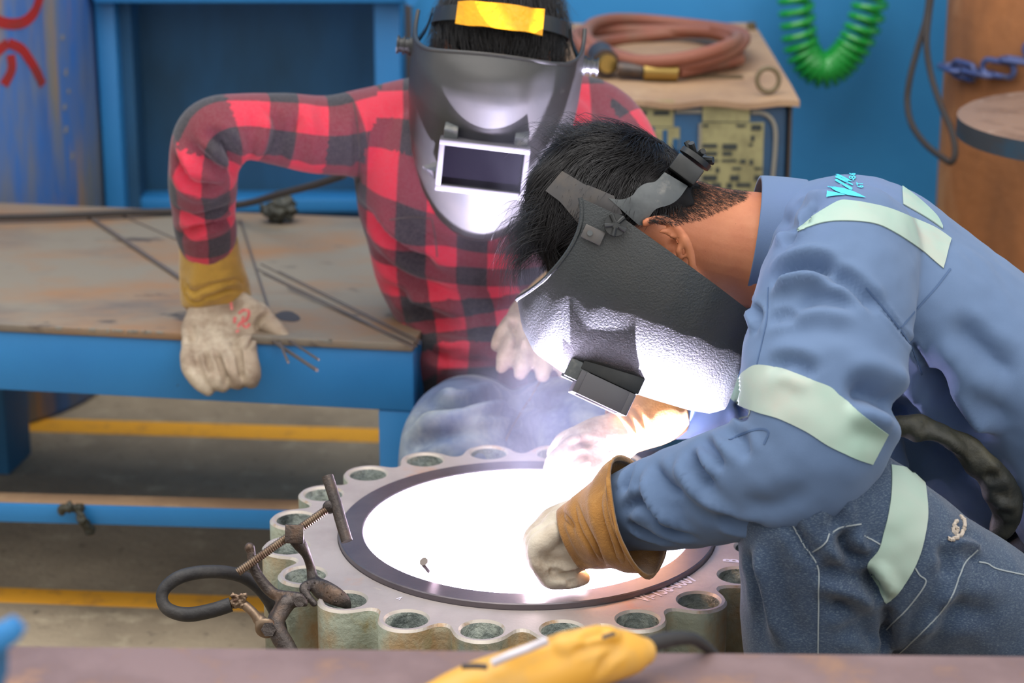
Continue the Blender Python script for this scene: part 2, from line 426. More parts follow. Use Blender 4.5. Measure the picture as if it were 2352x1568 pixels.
def sheet(name, bvh, top, bot, mat_, parent, nu=60, nv=10, off=.0016, th=.0012, curl=.012):
    """cloth strip laid on a surface between two pixel polylines, its ends tucked round the back"""
    a = cr(top, 12); b = cr(bot, 12)
    def res(p, k):
        s = np.r_[0, np.cumsum(np.linalg.norm(np.diff(p, axis=0), axis=1))]
        return np.stack([np.interp(np.linspace(0, s[-1], k), s, p[:, i]) for i in range(2)], 1)
    a = res(a, nu); b = res(b, nu); G = np.full((nu, nv, 3), np.nan); NN = np.zeros((nu, nv, 3))
    for i in range(nu):
        for j in range(nv):
            q = a[i]+(b[i]-a[i])*j/(nv-1); h = hit(bvh, *q)
            if h: G[i, j] = h[0]+h[1]*off; NN[i, j] = h[1]
    ok = ~np.isnan(G[:, :, 0]); keep = [i for i in range(nu) if ok[i].all()]
    if len(keep) < 3: return None
    i0, i1 = keep[0], keep[-1]; G = G[i0:i1+1]; NN = NN[i0:i1+1]
    for j in range(nv):
        bad = np.isnan(G[:, j, 0]); good = np.where(~bad)[0]
        for k in range(3): 
            G[:, j, k] = np.interp(np.arange(len(G)), good, G[good, j, k]); NN[:, j, k] = np.interp(np.arange(len(G)), good, NN[good, j, k])
    if curl:
        def tuck(g, nn, inward): return g + nrm(F_)*curl + inward*curl*.25
        e0 = tuck(G[0], NN[0], nrm((G[1]-G[0]).mean(0))); e1 = tuck(G[-1], NN[-1], nrm((G[-2]-G[-1]).mean(0)))
        G = np.concatenate([e0[None], G, e1[None]]); NN = np.concatenate([NN[:1], NN, NN[-1:]])
    m = len(G); V = np.concatenate([G.reshape(-1, 3), (G-NN*th).reshape(-1, 3)]); Fc = []; o = m*nv
    ix = lambda i, j: i*nv+j
    for i in range(m-1):
        for j in range(nv-1):
            Fc.append((ix(i, j), ix(i+1, j), ix(i+1, j+1), ix(i, j+1))); Fc.append((o+ix(i, j), o+ix(i, j+1), o+ix(i+1, j+1), o+ix(i+1, j)))
        Fc.append((ix(i, 0), o+ix(i, 0), o+ix(i+1, 0), ix(i+1, 0))); Fc.append((ix(i, nv-1), ix(i+1, nv-1), o+ix(i+1, nv-1), o+ix(i, nv-1)))
    for j in range(nv-1):
        Fc.append((ix(0, j), ix(0, j+1), o+ix(0, j+1), o+ix(0, j))); Fc.append((ix(m-1, j), o+ix(m-1, j), o+ix(m-1, j+1), ix(m-1, j+1)))
    return mesh(name, V, Fc, mat_, parent, True, 50)
def strokes(name, bvh, lines, wpx, mat_, parent, off=.0008, sub=8, flat=True):
    """painted or stitched strokes on a surface: flat ribbons following pixel polylines"""
    mb = MB()
    for li, pts in enumerate(lines):
        wp = wpx[li] if isinstance(wpx, (list, tuple)) else wpx
        h = cast(bvh, pts, sub)
        if len(h) < 2: continue
        p = np.array([a[0]+a[1]*off for a in h]); n = np.array([a[1] for a in h])
        T = np.gradient(p, axis=0); S = np.cross(T, n); S /= np.linalg.norm(S, axis=1)[:, None]+1e-9
        hw = (wp*np.linalg.norm(p-CAM, axis=1)/FPX/2)[:, None]
        k = len(p); V = np.concatenate([p-S*hw, p+S*hw, p-S*hw-n*.0006, p+S*hw-n*.0006]); Fc = []
        for i in range(k-1):
            Fc += [(i, i+1, k+i+1, k+i), (i, 2*k+i, 2*k+i+1, i+1), (k+i, k+i+1, 3*k+i+1, 3*k+i)]
        mb.add(V, Fc)
    if not mb.V: return None
    return mb.obj(name, mat_, parent)
def font_mesh(txt):
    cu = bpy.data.curves.new('t', 'FONT'); cu.body = txt; cu.size = 1; cu.offset = .022; cu.resolution_u = 3
    o = bpy.data.objects.new('t', cu); COL.objects.link(o)
    dg = bpy.context.evaluated_depsgraph_get(); dg.update(); me = bpy.data.meshes.new_from_object(o.evaluated_get(dg))
    bm = bmesh.new(); bm.from_mesh(me); bmesh.ops.subdivide_edges(bm, edges=[e for e in bm.edges if e.calc_length() > .25], cuts=1)
    bm.verts.index_update()
    V = np.array([v.co[:] for v in bm.verts]); Fc = [[v.index for v in f.verts] for f in bm.faces]; bm.free()
    bpy.data.objects.remove(o); bpy.data.curves.remove(cu); bpy.data.meshes.remove(me)
    return V, Fc
def cast_poly(bvh, V2, Fc, mb, off=.0012):
    V = []
    last = None
    for q in V2:
        h = hit(bvh, *q); 
        if h: last = h[0]+h[1]*off
        V.append(last if last is not None else P(q[0], q[1], 2.5))
    mb.add(V, Fc)
# ================================================================ setting
def plane_box(name, lo, hi, m, parent=None, bev=0, **kw):
    o = MB().box(lo, hi, bev=bev).obj(name, m, parent, smooth=bool(bev)); return tag(o, **kw) if kw else o
floor = plane_box('floor', (-6, -1.5, -.12), (6, 8, 0), M['concrete'], kind='structure')
# painted lines
def floor_line(pts, wd):
    p = [PZ(*q, 0.0) for q in pts]; a, b = p[0], p[-1]; d = nrm(b-a); s = np.cross([0, 0, 1], d)*wd/2
    a = a-d*2.; b = b+d*2.
    V = [a-s, b-s, b+s, a+s]; V = [v+np.array([0, 0, .0005]) for v in V]+[v-np.array([0, 0, .003]) for v in V]
    mesh('floor_marking', V, [(0, 1, 2, 3), (0, 4, 5, 1), (1, 5, 6, 2), (2, 6, 7, 3), (3, 7, 4, 0), (7, 6, 5, 4)], M['line_yellow'], floor, False)
floor_line([(0, 1366), (600, 1388)], .055)
floor_line([(60, 975), (860, 1000)], .075)
wall = plane_box('wall_back', (-6, 4.75, 0), (6, 4.95, 4.0), M['blue_wall'], kind='structure')

# blue frame of the cabinet behind the bench
Yf = 4.35
def vert_at(px0, px1, y, z0, z1, dep, name, m, parent, pyref=240):
    x0 = PY(px0, pyref, y)[0]; x1 = PY(px1, pyref, y)[0]
    return plane_box(name, (x0, y, z0), (x1, y+dep, z1), m, parent, bev=.004)
cab = empty('steel_cabinet', (-.9, Yf, 0), 'blue steel frame cabinet with dark recessed panel standing behind the workbench', 'cabinet')
ztop = PY(500, 8, Yf-.05)[2]
vert_at(229, 274, Yf, 0, ztop, .06, 'post', M['blue_paint'], cab)
vert_at(862, 922, Yf, 0, ztop, .06, 'post', M['blue_paint'], cab)
x0 = PY(224, 10, Yf)[0]; x1 = PY(960, 10, Yf)[0]
plane_box('top_rail', (x0, Yf-.05, ztop), (x1, Yf+.12, ztop+.09), M['blue_paint'], cab, bev=.006)
xa = PY(274, 240, Yf)[0]; xb = PY(862, 240, Yf)[0]
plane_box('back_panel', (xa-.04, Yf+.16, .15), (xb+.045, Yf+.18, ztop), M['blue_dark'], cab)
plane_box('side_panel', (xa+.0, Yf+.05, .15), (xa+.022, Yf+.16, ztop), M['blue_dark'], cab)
zz = PY(740, 445, Yf+.1)[2]
plane_box('bottom_rail', (xa, Yf+.06, .33), (xb, Yf+.13, zz), M['blue_paint'], cab, bev=.004)
zr = PY(945, 12, Yf-.05)[2]; xr = PY(945, 12, Yf-.05)[0]
MB().tube([(xr, Yf-.06, zr+.012), (xr, Yf-.035, zr+.012)], .012, 12).obj('bolt', M['blue_paint'], cab)
# thin grey conduit beside the cabinet
cx = PY(938, 120, 4.7)[0]
tag(MB().tube([(cx, 4.72, 0), (cx, 4.72, 1.0), (cx, 4.72, 2.4)], .0085, 10).obj('conduit_pipe', M['rod']), 'thin grey vertical conduit on the blue wall beside the helmeted man in plaid', 'pipe')
# other cabinet door edge, far right of the cabinet
# scratched blue drum at the left with red paint marks
dr = .38; dcy = 4.34; dcx = PY(222, 240, dcy)[0]-dr
def drum():
    root = empty('steel_drum', (dcx, dcy, 0), 'tall scratched blue steel drum with hand painted red letters behind the bench', 'drum')
    V = []; Fc = []; n = 96; prof = [(dr-.01, 0), (dr, .01), (dr, .5), (dr, 1.0), (dr, 1.55), (dr, 1.6), (dr-.03, 1.6), (0.001, 1.58)]
    for r, z in prof:
        for k in range(n): V.append((dcx+r*math.cos(2*math.pi*k/n), dcy+r*math.sin(2*math.pi*k/n), z))
    for i in range(len(prof)-1):
        for k in range(n): Fc.append((i*n+k, i*n+(k+1) % n, (i+1)*n+(k+1) % n, (i+1)*n+k))
    o = mesh('shell', V, Fc, M['blue_scratch'], root, True, 50)
    b = bvh_of(o.data)
    loc = np.array(root.location)
    strokes('painted_letter', b, [[(-30, 30), (-5, 48), (30, 55), (58, 48), (80, 25), (92, -10)], [(-30, 30), (-40, -20)]], 25, M['red_letter'], root, .0012)
    strokes('painted_letter', b, [[(18, 98), (48, 112), (66, 135), (84, 165), (98, 195)], [(24, 125), (26, 160), (8, 195)], [(18, 98), (-10, 120)]], 23, M['red_letter'], root, .0012)
    for q in ([(152, 158), (149, 174)], [(158, 205), (156, 214)], [(150, 240), (145, 252)], [(153, 290), (149, 305)], [(167, 350), (163, 368)], [(144, 80), (142, 92)]):
        strokes('paint_drip', b, [q], 9, M['label_line'], root, .0012)
drum()
# ---------------------------------------------------------------- workbench
ZB = .47; YB = 3.1
bench = empty('workbench', (-.75, 3.45, 0), 'low blue steel workbench with rusty plate top under the plaid welder\'s gloved hand', 'workbench')
xR = PY(948, 790, YB)[0]; xL = -2.0
fl = PZ(0, 744, ZB); fr_ = PZ(948, 790, ZB)      # front edge, slightly skewed
dv = nrm(np.array([fr_[0]-fl[0], fr_[1]-fl[1], 0])); nv_ = np.array([-dv[1], dv[0], 0])
BF = (np.array([fr_[0], fr_[1], 0]), -dv, nv_, np.array([0, 0, 1.]))   # x: leftwards, y: away, z: up
dep = .70
def bbox(name, lo, hi, m, bev=.003, parent=bench): return MB().box(lo, hi, BF, bev).obj(name, m, parent)
bbox('plate_top', (0, 0, ZB-.012), (1.7, dep, ZB), M['bench_top'], .002)
bbox('front_beam', (0, .004, ZB-.104), (1.7, .05, ZB-.0125), M['blue_paint'])
bbox('end_beam', (.0, .0505, ZB-.104), (.05, dep-.051, ZB-.0125), M['blue_paint'])
bbox('back_beam', (0, dep-.05, ZB-.104), (1.7, dep-.004, ZB-.0125), M['blue_paint'])
lx = (fr_[0]-PY(866, 990, YB)[0])
bbox('leg', (.0, .006, .0), (lx, .05, ZB-.1045), M['blue_paint'])
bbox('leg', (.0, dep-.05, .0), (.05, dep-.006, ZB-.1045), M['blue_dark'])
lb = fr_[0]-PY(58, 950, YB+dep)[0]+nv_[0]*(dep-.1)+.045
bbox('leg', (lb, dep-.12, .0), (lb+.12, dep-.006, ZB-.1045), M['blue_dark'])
def front_hit(px, py, off=.008):
    d = ray(px, py); o = np.array([fr_[0], fr_[1], 0])+nv_*off; return CAM+d*(((o-CAM)@nv_)/(d@nv_))
ra, rb = front_hit(865, 1180), front_hit(0, 1157); rd = nrm(rb-ra); ru = np.cross(nv_, rd); ru = ru if ru[2] > 0 else -ru
rh = np.linalg.norm(front_hit(300, 1165)-front_hit(300, 1207)); RF = (ra, rd, nv_, ru)
MB().box((.0, 0, -rh), (1.62, .008, 0), RF, .002).obj('lower_rail', M['blue_paint'], bench)
MB().box((.0, .0085, -.008), (1.62, .048, 0), RF, .001).obj('rail_flange', M['tan_top'], bench)
# bright worn edge chips along the front edge of the top
mb = MB()
for k in range(36):
    x = random.choice((random.uniform(.02, 1.1), random.gauss(.42, .03), random.gauss(.78, .05))); L = random.uniform(.002, .012); hh = random.uniform(.001, .004)
    mb.box((x, -.0008, ZB-.001-hh), (x+L, .0012, ZB+.0003), BF)
cp = mb.obj('worn_edge', M['label_line'], bench, False); cp['kind'] = 'stuff'
# rag tied on the lower rail
rg = front_hit(185, 1172, .006)
q = [rg+np.array([a*.7, -.008+b, c*.75-.004]) for a, b, c in ((-.035, 0, .012), (-.02, -.006, .02), (0, 0, .014), (.006, -.008, -.004), (.012, -.004, -.018), (.02, 0, -.03))]
me = remesh([Ell(p_, ((.0085, 0, 0), (0, .007, 0), (0, 0, .009))) for p_ in q], .002, 1); fbm_disp(me, .004, 140)
tag(link_mesh('tied_rag', me, M['dark_cloth']), 'knotted dark rag tied on the lower rail of the blue workbench', 'rag')
# rods and wires lying on the bench
def rod(a, b, r, label, grp=None, z=ZB, over=None, name='welding_rod'):
    p = [PZ(*a, z+r), PZ(*b, z+r)]
    if over: p.append(p[1]+nrm(p[1]-p[0])*over)
    o = MB().tube(p, r, 8).obj(name, M['rod']); return tag(o, label, 'rod', grp)
rod((205, 498), (428, 648), .0032, 'thick grey rod lying slantwise on the bench left of the gloved arm')
rod((275, 452+40), (440, 565), .0012, 'thin rod on the bench just behind the thick slanted rod')
rod((552, 505), (618, 712), .0018, 'steep dark rod on the bench right of the yellow glove cuff')
for k, (a, b) in enumerate((((592, 618), (958, 796)), ((604, 628), (952, 800)), ((600, 606), (966, 790)), ((640, 622), (968, 784)), ((660, 660), (950, 790)))):
    rod(a, b, .0010, ('middle of the five thin rods in the bundle running to the bench corner', 'second from below of the five thin rods running to the bench corner', 'second from above of the five thin rods running to the bench corner', 'topmost of the five thin rods in the bundle running to the bench corner', 'shortest and lowest of the five thin rods running to the bench corner')[k], 'rods in the bundle on the bench', ZB+.0027*(k > 2))
# wires held under the thumb, poking past the edge
for k, (a, b, w_) in enumerate((((615, 776), (728, 850), .0026), ((655, 776), (732, 826), .0018), ((640, 780), (662, 832), .002))):
    pa = P(*a, 3.30); pb = P(*b, 3.12)
    tag(MB().tube([pa, pb], w_, 8).obj('filler_wire', M['rod']), ('longest thick filler wire poking out under the glove thumb', 'upper thin filler wire poking out past the thumb tip', 'short stub of filler wire pointing down under the thumb')[k], 'wire', 'filler wires under the thumb')
# black cable along the back of the bench
cb = [PZ(*q, ZB+.01) for q in ((-40, 500), (120, 496), (300, 488), (420, 484))]+[PZ(560, 468, ZB+.04), PZ(640, 446, ZB+.08), PZ(720, 425, ZB+.13), PZ(790, 402, ZB+.17)]
tag(MB().tube(cr(cb, 6), .006, 8).obj('bench_cable', M['cable_brown']), 'dark cable running along the back edge of the workbench', 'cable')
me = remesh([Ell(PZ(640, 482, ZB+.022), ((.030, 0, 0), (0, .02, 0), (0, 0, .019))), Ell(PZ(655, 470, ZB+.03), ((.018, 0, 0), (0, .014, 0), (0, 0, .014)))], .003, 2); fbm_disp(me, .01, 120)
tag(link_mesh('scrub_pad', me, M['dark_cloth']), 'small dark wad at the back of the bench under the raised elbow', 'wad')
# dark puddle of paint on the bench
def blob(name, pts, z, m, label, cat):
    V = [PZ(*p_, z+.0006) for p_ in cr(pts+[pts[0]], 5)[:-1]]; n = len(V); V2 = [v-np.array([0, 0, .0012]) for v in V]
    return tag(mesh(name, V+V2, [tuple(range(n)), tuple(range(2*n-1, n-1, -1))]+[(i, i+n, (i+1) % n+n, (i+1) % n) for i in range(n)], m, None, False), label, cat)
blob('oil_stain', [(630, 722), (650, 714), (672, 716), (690, 730), (676, 738), (645, 734)], ZB, M['tool_dark'], 'small black oil stain on the bench beside the glove thumb', 'stain')

# yellow block under the bench at the far left
yp = PZ(92, 925, 0); MBy = MB().box((yp[0]-.05, yp[1], 0), (yp[0]+.035, yp[1]+.12, .05), bev=.006)
tag(MBy.obj('yellow_block', M['line_yellow']), 'small yellow block on the floor behind the dark bench leg', 'block')

# ---------------------------------------------------------------- welding power source
mY = 3.75; zt = PY(1600, 226, mY)[2]
mx0 = PY(1250, 240, mY)[0]; mx1 = PY(1822, 300, mY)[0]
mach = empty('welding_machine', ((mx0+mx1)/2, mY+.37, 0), 'blue welding power source with faded cream front labels and tan top cover', 'welding machine')
plane_box('body', (mx0+.006, mY+.006, .06), (mx1-.008, mY+.74, zt-.012), M['machine_blue'], mach, .012)
# top cover, sagging at its front edge
nx, ny = 24, 6; V = []; Fc = []
for i in range(nx+1):
    for j in range(ny+1):
        x = mx0-.004+(mx1-mx0+.012)*i/nx; y = mY-.008+.76*j/ny
        z = zt+.003*math.sin(i*.9)*(1 if j == 0 else .3)-.004*(j == 0)
        V.append((x, y, z))
nb = len(V); V += [(v[0], v[1], v[2]-(.010)) for v in V]
g = lambda i, j: i*(ny+1)+j
for i in range(nx):
    for j in range(ny): Fc += [(g(i, j), g(i+1, j), g(i+1, j+1), g(i, j+1)), (nb+g(i, j), nb+g(i, j+1), nb+g(i+1, j+1), nb+g(i+1, j))]
    Fc += [(g(i, 0), nb+g(i, 0), nb+g(i+1, 0), g(i+1, 0)), (g(i, ny), g(i+1, ny), nb+g(i+1, ny), nb+g(i, ny))]
for j in range(ny): Fc += [(g(0, j), g(0, j+1), nb+g(0, j+1), nb+g(0, j)), (g(nx, j), nb+g(nx, j), nb+g(nx, j+1), g(nx, j+1))]
mesh('top_cover', V, Fc, M['tan_top'], mach, False)
plane_box('side_cover', (mx1-.007, mY+.004, .08), (mx1-.002, mY+.74, zt-.014), M['tool_dark'], mach)
def front_rect(name, x0, y0, x1, y1, m, off, parent=mach, th=.002):
    a = PY(x0, y1, mY-off); b = PY(x1, y0, mY-off)
    return plane_box(name, (a[0], mY+.005-off, a[2]), (b[0], mY+.0056-off+th, b[2]), m, parent)
lab = front_rect('name_label', 1424, 232, 1549, 292, M['label_cream'], .002)
for r in ((1450, 238, 1530, 248), (1450, 256, 1486, 266), (1502, 256, 1538, 266)): front_rect('print_bar', *r, M['label_ink'], .0035, lab, .001)
pic = front_rect('picture_label', 1424, 294, 1562, 345, M['label_cream'], .002)
for r in ((1490, 294, 1504, 340), (1522, 300, 1534, 340), (1448, 300, 1462, 340), (1545, 320, 1560, 345)): front_rect('print_bar', *r, M['machine_blue'], .0035, pic, .001)
front_rect('warning_label', 1614, 236, 1724, 281, M['label_cream'], .004)
tab = front_rect('table_label', 1606, 283, 1756, 470, M['label_cream'], .002)
rng = random.Random(3)
for k, yy in enumerate((288, 313, 332, 350, 368, 386, 404, 422, 440)):
    x = 1614
    while x < 1748:
        wdt = rng.choice((9, 14, 22, 34)); 
        if rng.random() < .62: front_rect('print_bar', x, yy, min(1750, x+wdt), yy+rng.choice((5, 9, 13)), M['label_ink'], .0035, tab, .001)
        x += wdt+rng.choice((5, 8, 12))
# pale rounded border line on the front
pl = [PY(x, y, mY+.003) for x, y in ([(1552, 256), (1612, 256)])]
MB().tube(pl, .004, 6).obj('border_line', M['label_line'], mach)
pl = [PY(x, y, mY+.003) for x, y in cr([(1726, 258), (1752, 260), (1772, 274), (1781, 300), (1780, 350), (1774, 420), (1770, 500)], 6)]
MB().tube(pl, .004, 6).obj('border_line', M['label_line'], mach)
pl = [PY(x, y, mY+.003) for x, y in [(1608, 284), (1606, 470)]]
MB().tube(pl, .003, 6).obj('border_line', M['label_line'], mach)
# lifting ring standing on the cover
rc = PZ(1763, 215, zt); rr = .0185
rg_ = [rc+np.array([rr*math.cos(a)*1.0, 0.004*math.sin(a), rr*1.05+rr*1.05*math.sin(a)+.004]) for a in np.linspace(0, 2*np.pi, 33)[:-1]]
MB().tube(rg_, .0042, 10, close=True).obj('lifting_ring', M['olive_steel'], mach)
rb = PZ(1726, 68, zt); MB().tube([rb, rb+np.array([0, 0, .014])], .009, 10).obj('cover_screw', M['olive_steel'], mach)
plane_box('seam_strip', (PZ(1560, 178, zt)[0], PZ(1560, 180, zt)[1], zt), (PZ(1706, 178, zt)[0], PZ(1560, 178, zt)[1]+.006, zt+.003), M['olive_steel'], mach)
for k in range(4):
    xx = mx0+.05 if k % 2 else mx1-.05; yy = mY+.06 if k < 2 else mY+.68
    plane_box('foot', (xx-.03, yy-.03, 0), (xx+.03, yy+.03, .0595), M['rubber'], mach, .005)
# coiled red hose on top
pts = []
hc = PZ(1515, 130, zt); ax = (PZ(1692, 130, zt)-hc)[0]; ay = .195
for k in range(0, 37*3+10):
    a = -.9+k*2*math.pi/37; lp = k/37.
    sx = ax*(1-.07*math.sin(lp*2.1)); sy = ay*(1-.16*math.sin(lp*1.7+.5))
    pts.append(hc+np.array([sx*math.cos(a)+.012*math.sin(lp*3), sy*math.sin(a)-.01*lp, .012+.0105*lp+.008*math.sin(a*2+lp)]))
ht = empty('air_hose_coil', hc, 'coil of old reddish brown hose lying on the welding machine', 'hose')
MB().tube(pts, .0112, 10).obj('hose', M['red_hose'], ht)
fa = PZ(1395, 150, zt)+np.array([0, -.015, .022])
cyl = lambda a, b, r, n=14: MB().tube([np.asarray(a), np.asarray(b)], r, n)
k0 = PZ(1384, 172, zt)+np.array([0, 0, .026])
cyl(k0+np.array([-.004, .03, .004]), k0+np.array([.004, -.035, .002]), .024).obj('fitting_body', M['steel_dark'], ht)
cyl(k0+np.array([.004, -.0355, .002]), k0+np.array([.008, -.047, .002]), .016).obj('fitting_nut', M['brass'], ht)
k1 = PZ(1420, 184, zt)+np.array([0, 0, .02]); k2 = PZ(1478, 186, zt)+np.array([0, 0, .018]); k3 = PZ(1556, 186, zt)+np.array([0, 0, .016]); k4 = PZ(1640, 168, zt)+np.array([0, 0, .016])
cyl(k1, k2, .013).obj('hose_barb', M['steel_dark'], ht); cyl(k2, k3, .0165).obj('brass_coupling', M['brass'], ht)
MB().tube(cr([k3, (k3+k4)/2+np.array([0, -.004, 0]), k4, k4+np.array([.05, .05, 0])], 6), .0115, 10).obj('hose_tail', M['red_hose'], ht)

# ---------------------------------------------------------------- green spiral hose on the wall
gp = cr([(1826, -70), (1828, 0), (1832, 50), (1838, 95), (1850, 130), (1878, 158), (1908, 158), (1942, 130), (1966, 95), (1984, 55), (1998, 10), (2008, -60)], 40)
gw = np.array([PY(q[0], q[1], 4.62) for q in gp])
s = np.r_[0, np.cumsum(np.linalg.norm(np.diff(gw, axis=0), axis=1))]
dens = np.interp(s/s[-1], [0, .28, .38, .5, .62, .74, 1], [40, 40, 62, 104, 66, 42, 40])   # turns per metre
ph = np.r_[0, np.cumsum(np.diff(s)*(dens[1:]+dens[:-1])/2)]*2*np.pi
sm = np.linspace(0, ph[-1], int(ph[-1]/(2*np.pi)*20)); si = np.interp(sm, ph, s)
C_ = np.stack([np.interp(si, s, gw[:, i]) for i in range(3)], 1); T_ = np.gradient(C_, axis=0); T_ /= np.linalg.norm(T_, axis=1)[:, None]
N1 = np.cross(T_, [0, 1., 0]); N1 /= np.linalg.norm(N1, axis=1)[:, None]; N2 = np.cross(T_, N1)
hx = C_+.031*(np.cos(sm)[:, None]*N1+np.sin(sm)[:, None]*N2)
tag(MB().tube(hx, .0072, 8).obj('spiral_air_hose', M['green_hose']), 'bright green spiral air hose hanging in a loop on the blue wall', 'hose')
# dark cable loop by the rusty pipe
lp = [(2138, -40, 4.0), (2128, 40, 4.0), (2108, 110, 4.0), (2090, 180, 4.0), (2084, 235, 4.0), (2094, 285, 3.98), (2125, 330, 3.94), (2165, 362, 3.90), (2186, 372, 3.88), (2194, 345, 3.88), (2184, 295, 3.9), (2160, 240, 3.94), (2138, 170, 3.98), (2128, 100, 3.99), (2134, 30, 4.0), (2144, -40, 4.0)]
tag(px_tube('cable_loop', lp, 7.5, M['cable_brown']), 'dark cable hanging in a long loop beside the rusty pipe', 'cable')

# ---------------------------------------------------------------- rusty standing pipe, chain, round plate
pr = .235; pyc = 4.18; pxc = PY(2185, 200, 4.12)[0]+pr
def ring_geo(prof, n, cx_, cy_):
    V = []; Fc = []
    for r, z in prof:
        for k in range(n): V.append((cx_+r*math.cos(2*math.pi*k/n), cy_+r*math.sin(2*math.pi*k/n), z))
    m = len(prof)
    for i in range(m-1):
        for k in range(n): Fc.append((i*n+k, i*n+(k+1) % n, (i+1)*n+(k+1) % n, (i+1)*n+k))
    return V, Fc
V, Fc = ring_geo([(pr-.02, .0), (pr, .0), (pr, .3), (pr, .8), (pr, 1.2), (pr, 1.9), (pr-.02, 1.9), (pr-.02, .0)], 72, pxc, pyc)
tag(mesh('rusty_pipe', V, Fc, M['rust_pipe'], None, True, 50), 'tall thick rusty brown pipe standing upright by the blue wall with a chain around it', 'pipe')
# chain
ch = empty('steel_chain', PY(2260, 165, 3.9), 'bluish steel chain slung round the rusty standing pipe', 'chain')
za = PY(2200, 165, 3.95)[2]
ang = np.radians(np.linspace(196, 330, 15))
L_ = .062
for k, a in enumerate(ang):
    rr_ = pr+.012; c = np.array([pxc+rr_*math.cos(a), pyc+rr_*math.sin(a), za])
    for _ in range(3): c[2] = PY(proj(c)[0], np.interp(proj(c)[0], [2160, 2200, 2250, 2300, 2352, 2420, 2500], [150, 160, 167, 156, 136, 105, 90]), c[1])[2]; tt = np.array([-math.sin(a), math.cos(a), 0]); tt = nrm(tt); rad = np.array([math.cos(a), math.sin(a), 0]); up = np.cross(rad, tt)
    sd = up if k % 2 else rad
    lk = [c+tt*(L_*.5-.011)*np.sign(math.cos(t))*1.0+tt*.013*math.cos(t)+sd*.0135*math.sin(t) for t in np.linspace(0, 2*np.pi, 25)[:-1]]
    MB().tube(lk, .0056, 8, close=True).obj('chain_link', M['chain'], ch)
# round plate stand
pc = P(2530, 268, 3.55); zp = pc[2]; prr = 326*3.55/FPX; pth = 50*3.55/FPX
st = empty('plate_stand', (pc[0], pc[1], 0), 'round worn steel plate with dark rim on a stand before the rusty pipe', 'stand')
V, Fc = ring_geo([(.001, zp), (prr-.006, zp), (prr, zp-.004), (prr, zp-pth), (prr-.01, zp-pth-.003), (.001, zp-pth-.003)], 80, pc[0], pc[1])
o = mesh('round_plate', V, Fc, [M['rust_plate'], M['plate_rim']], st, True, 35)
for p_ in o.data.polygons:
    if abs(p_.normal.z) < .6: p_.material_index = 1
V, Fc = ring_geo([(.06, zp-pth-.0035), (.06, .02), (.2, .02), (.2, .0), (.001, .0)], 40, pc[0], pc[1]); mesh('pedestal', V, Fc, M['plate_rim'], st, True, 35)

# ================================================================ flange
FC = np.array([.012, 2.544]); FZ = .407; RB = .280; RH = .0235; NB = 20
holes_px = [(1148, 1035), (996, 1053), (856, 1087), (750, 1136), (675, 1192), (690, 1325), (800, 1378), (930, 1420), (1108, 1443), (1296, 1441), (1475, 1420), (1620, 1374)]
ph_ = [math.atan2(*(PZ(*h, FZ)[:2]-FC)[::-1]) for h in holes_px]
st_ = 2*math.pi/NB
ph0 = math.atan2(np.mean(np.sin(np.array(ph_)*NB)), np.mean(np.cos(np.array(ph_)*NB)))/NB
hang = [ph0+k*st_ for k in range(NB)]
flange = empty('pipe_flange', (FC[0], FC[1], 0), 'large scalloped steel pipe flange with bolt holes, being welded inside', 'flange')
def outline(off, n=480):
    out = []
    for k in range(n):
        a = 2*math.pi*k/n; d = (a-ph0+st_/2) % st_-st_/2
        def f(r):
            d1 = r-.2765; x = r*math.cos(d)-RB; y = r*math.sin(d); d2 = math.hypot(x, y)-.0318
            h = max(0, .026-abs(d1-d2))/.026
            return min(d1, d2)-h*h*h*.026/6*1.0
        lo, hi = .25, .34
        for _ in range(30):
            m = (lo+hi)/2
            if f(m) < 0: lo = m
            else: hi = m
        r = lo-off; out.append((FC[0]+r*math.cos(a), FC[1]+r*math.sin(a)))
    return out
RI, RO = .1965, .2265; FCx = np.array([FC[0]+.006, FC[1]])
def circ(c, r, n): return [(c[0]+r*math.cos(2*math.pi*k/n), c[1]+r*math.sin(2*math.pi*k/n)) for k in range(n)]
bm = bmesh.new()
def loop(pts, z):
    vs = [bm.verts.new((p_[0], p_[1], z)) for p_ in pts]; return vs
def loop_edges(vs): return [bm.edges.new((vs[i], vs[(i+1) % len(vs)])) for i in range(len(vs))]
def bridge(a, b, mi, flip=False):
    n = len(a)
    for i in range(n):
        q = (a[i], a[(i+1) % n], b[(i+1) % n], b[i])
        f = bm.faces.new(q[::-1] if flip else q); f.material_index = mi; f.smooth = True
FTH = .19
o1 = loop(outline(.003), FZ); o2 = loop(outline(0), FZ-.003); o3 = loop(outline(0), FZ-FTH)
i1 = loop(circ(FCx, RO+.001, 160), FZ)
hl = [[FC[0]+RB*math.cos(a), FC[1]+RB*math.sin(a)] for a in hang]
h1 = [loop(circ(c, RH+.0022, 40), FZ) for c in hl]
ed = loop_edges(o1)+loop_edges(i1)
for h in h1: ed += loop_edges(h)
r_ = bmesh.ops.triangle_fill(bm, use_beauty=True, use_dissolve=False, edges=ed)
for f in [x for x in r_['geom'] if isinstance(x, bmesh.types.BMFace)]: f.material_index = 0
h2 = [loop(circ(c, RH, 40), FZ-.0030) for c in hl]; h3 = [loop(circ(c, RH, 40), FZ-.15) for c in hl]
for a, b, c in zip(h1, h2, h3):
    bridge(a, b, 2, True); bridge(b, c, 3, True); bm.faces.new(c).material_index = 3
bridge(o1, o2, 2); bridge(o2, o3, 1)
o4 = loop([(FC[0]+.21*math.cos(2*math.pi*k/480), FC[1]+.21*math.sin(2*math.pi*k/480)) for k in range(480)], FZ-FTH)
bridge(o3, o4, 1)
bmesh.ops.recalc_face_normals(bm, faces=bm.faces[:])
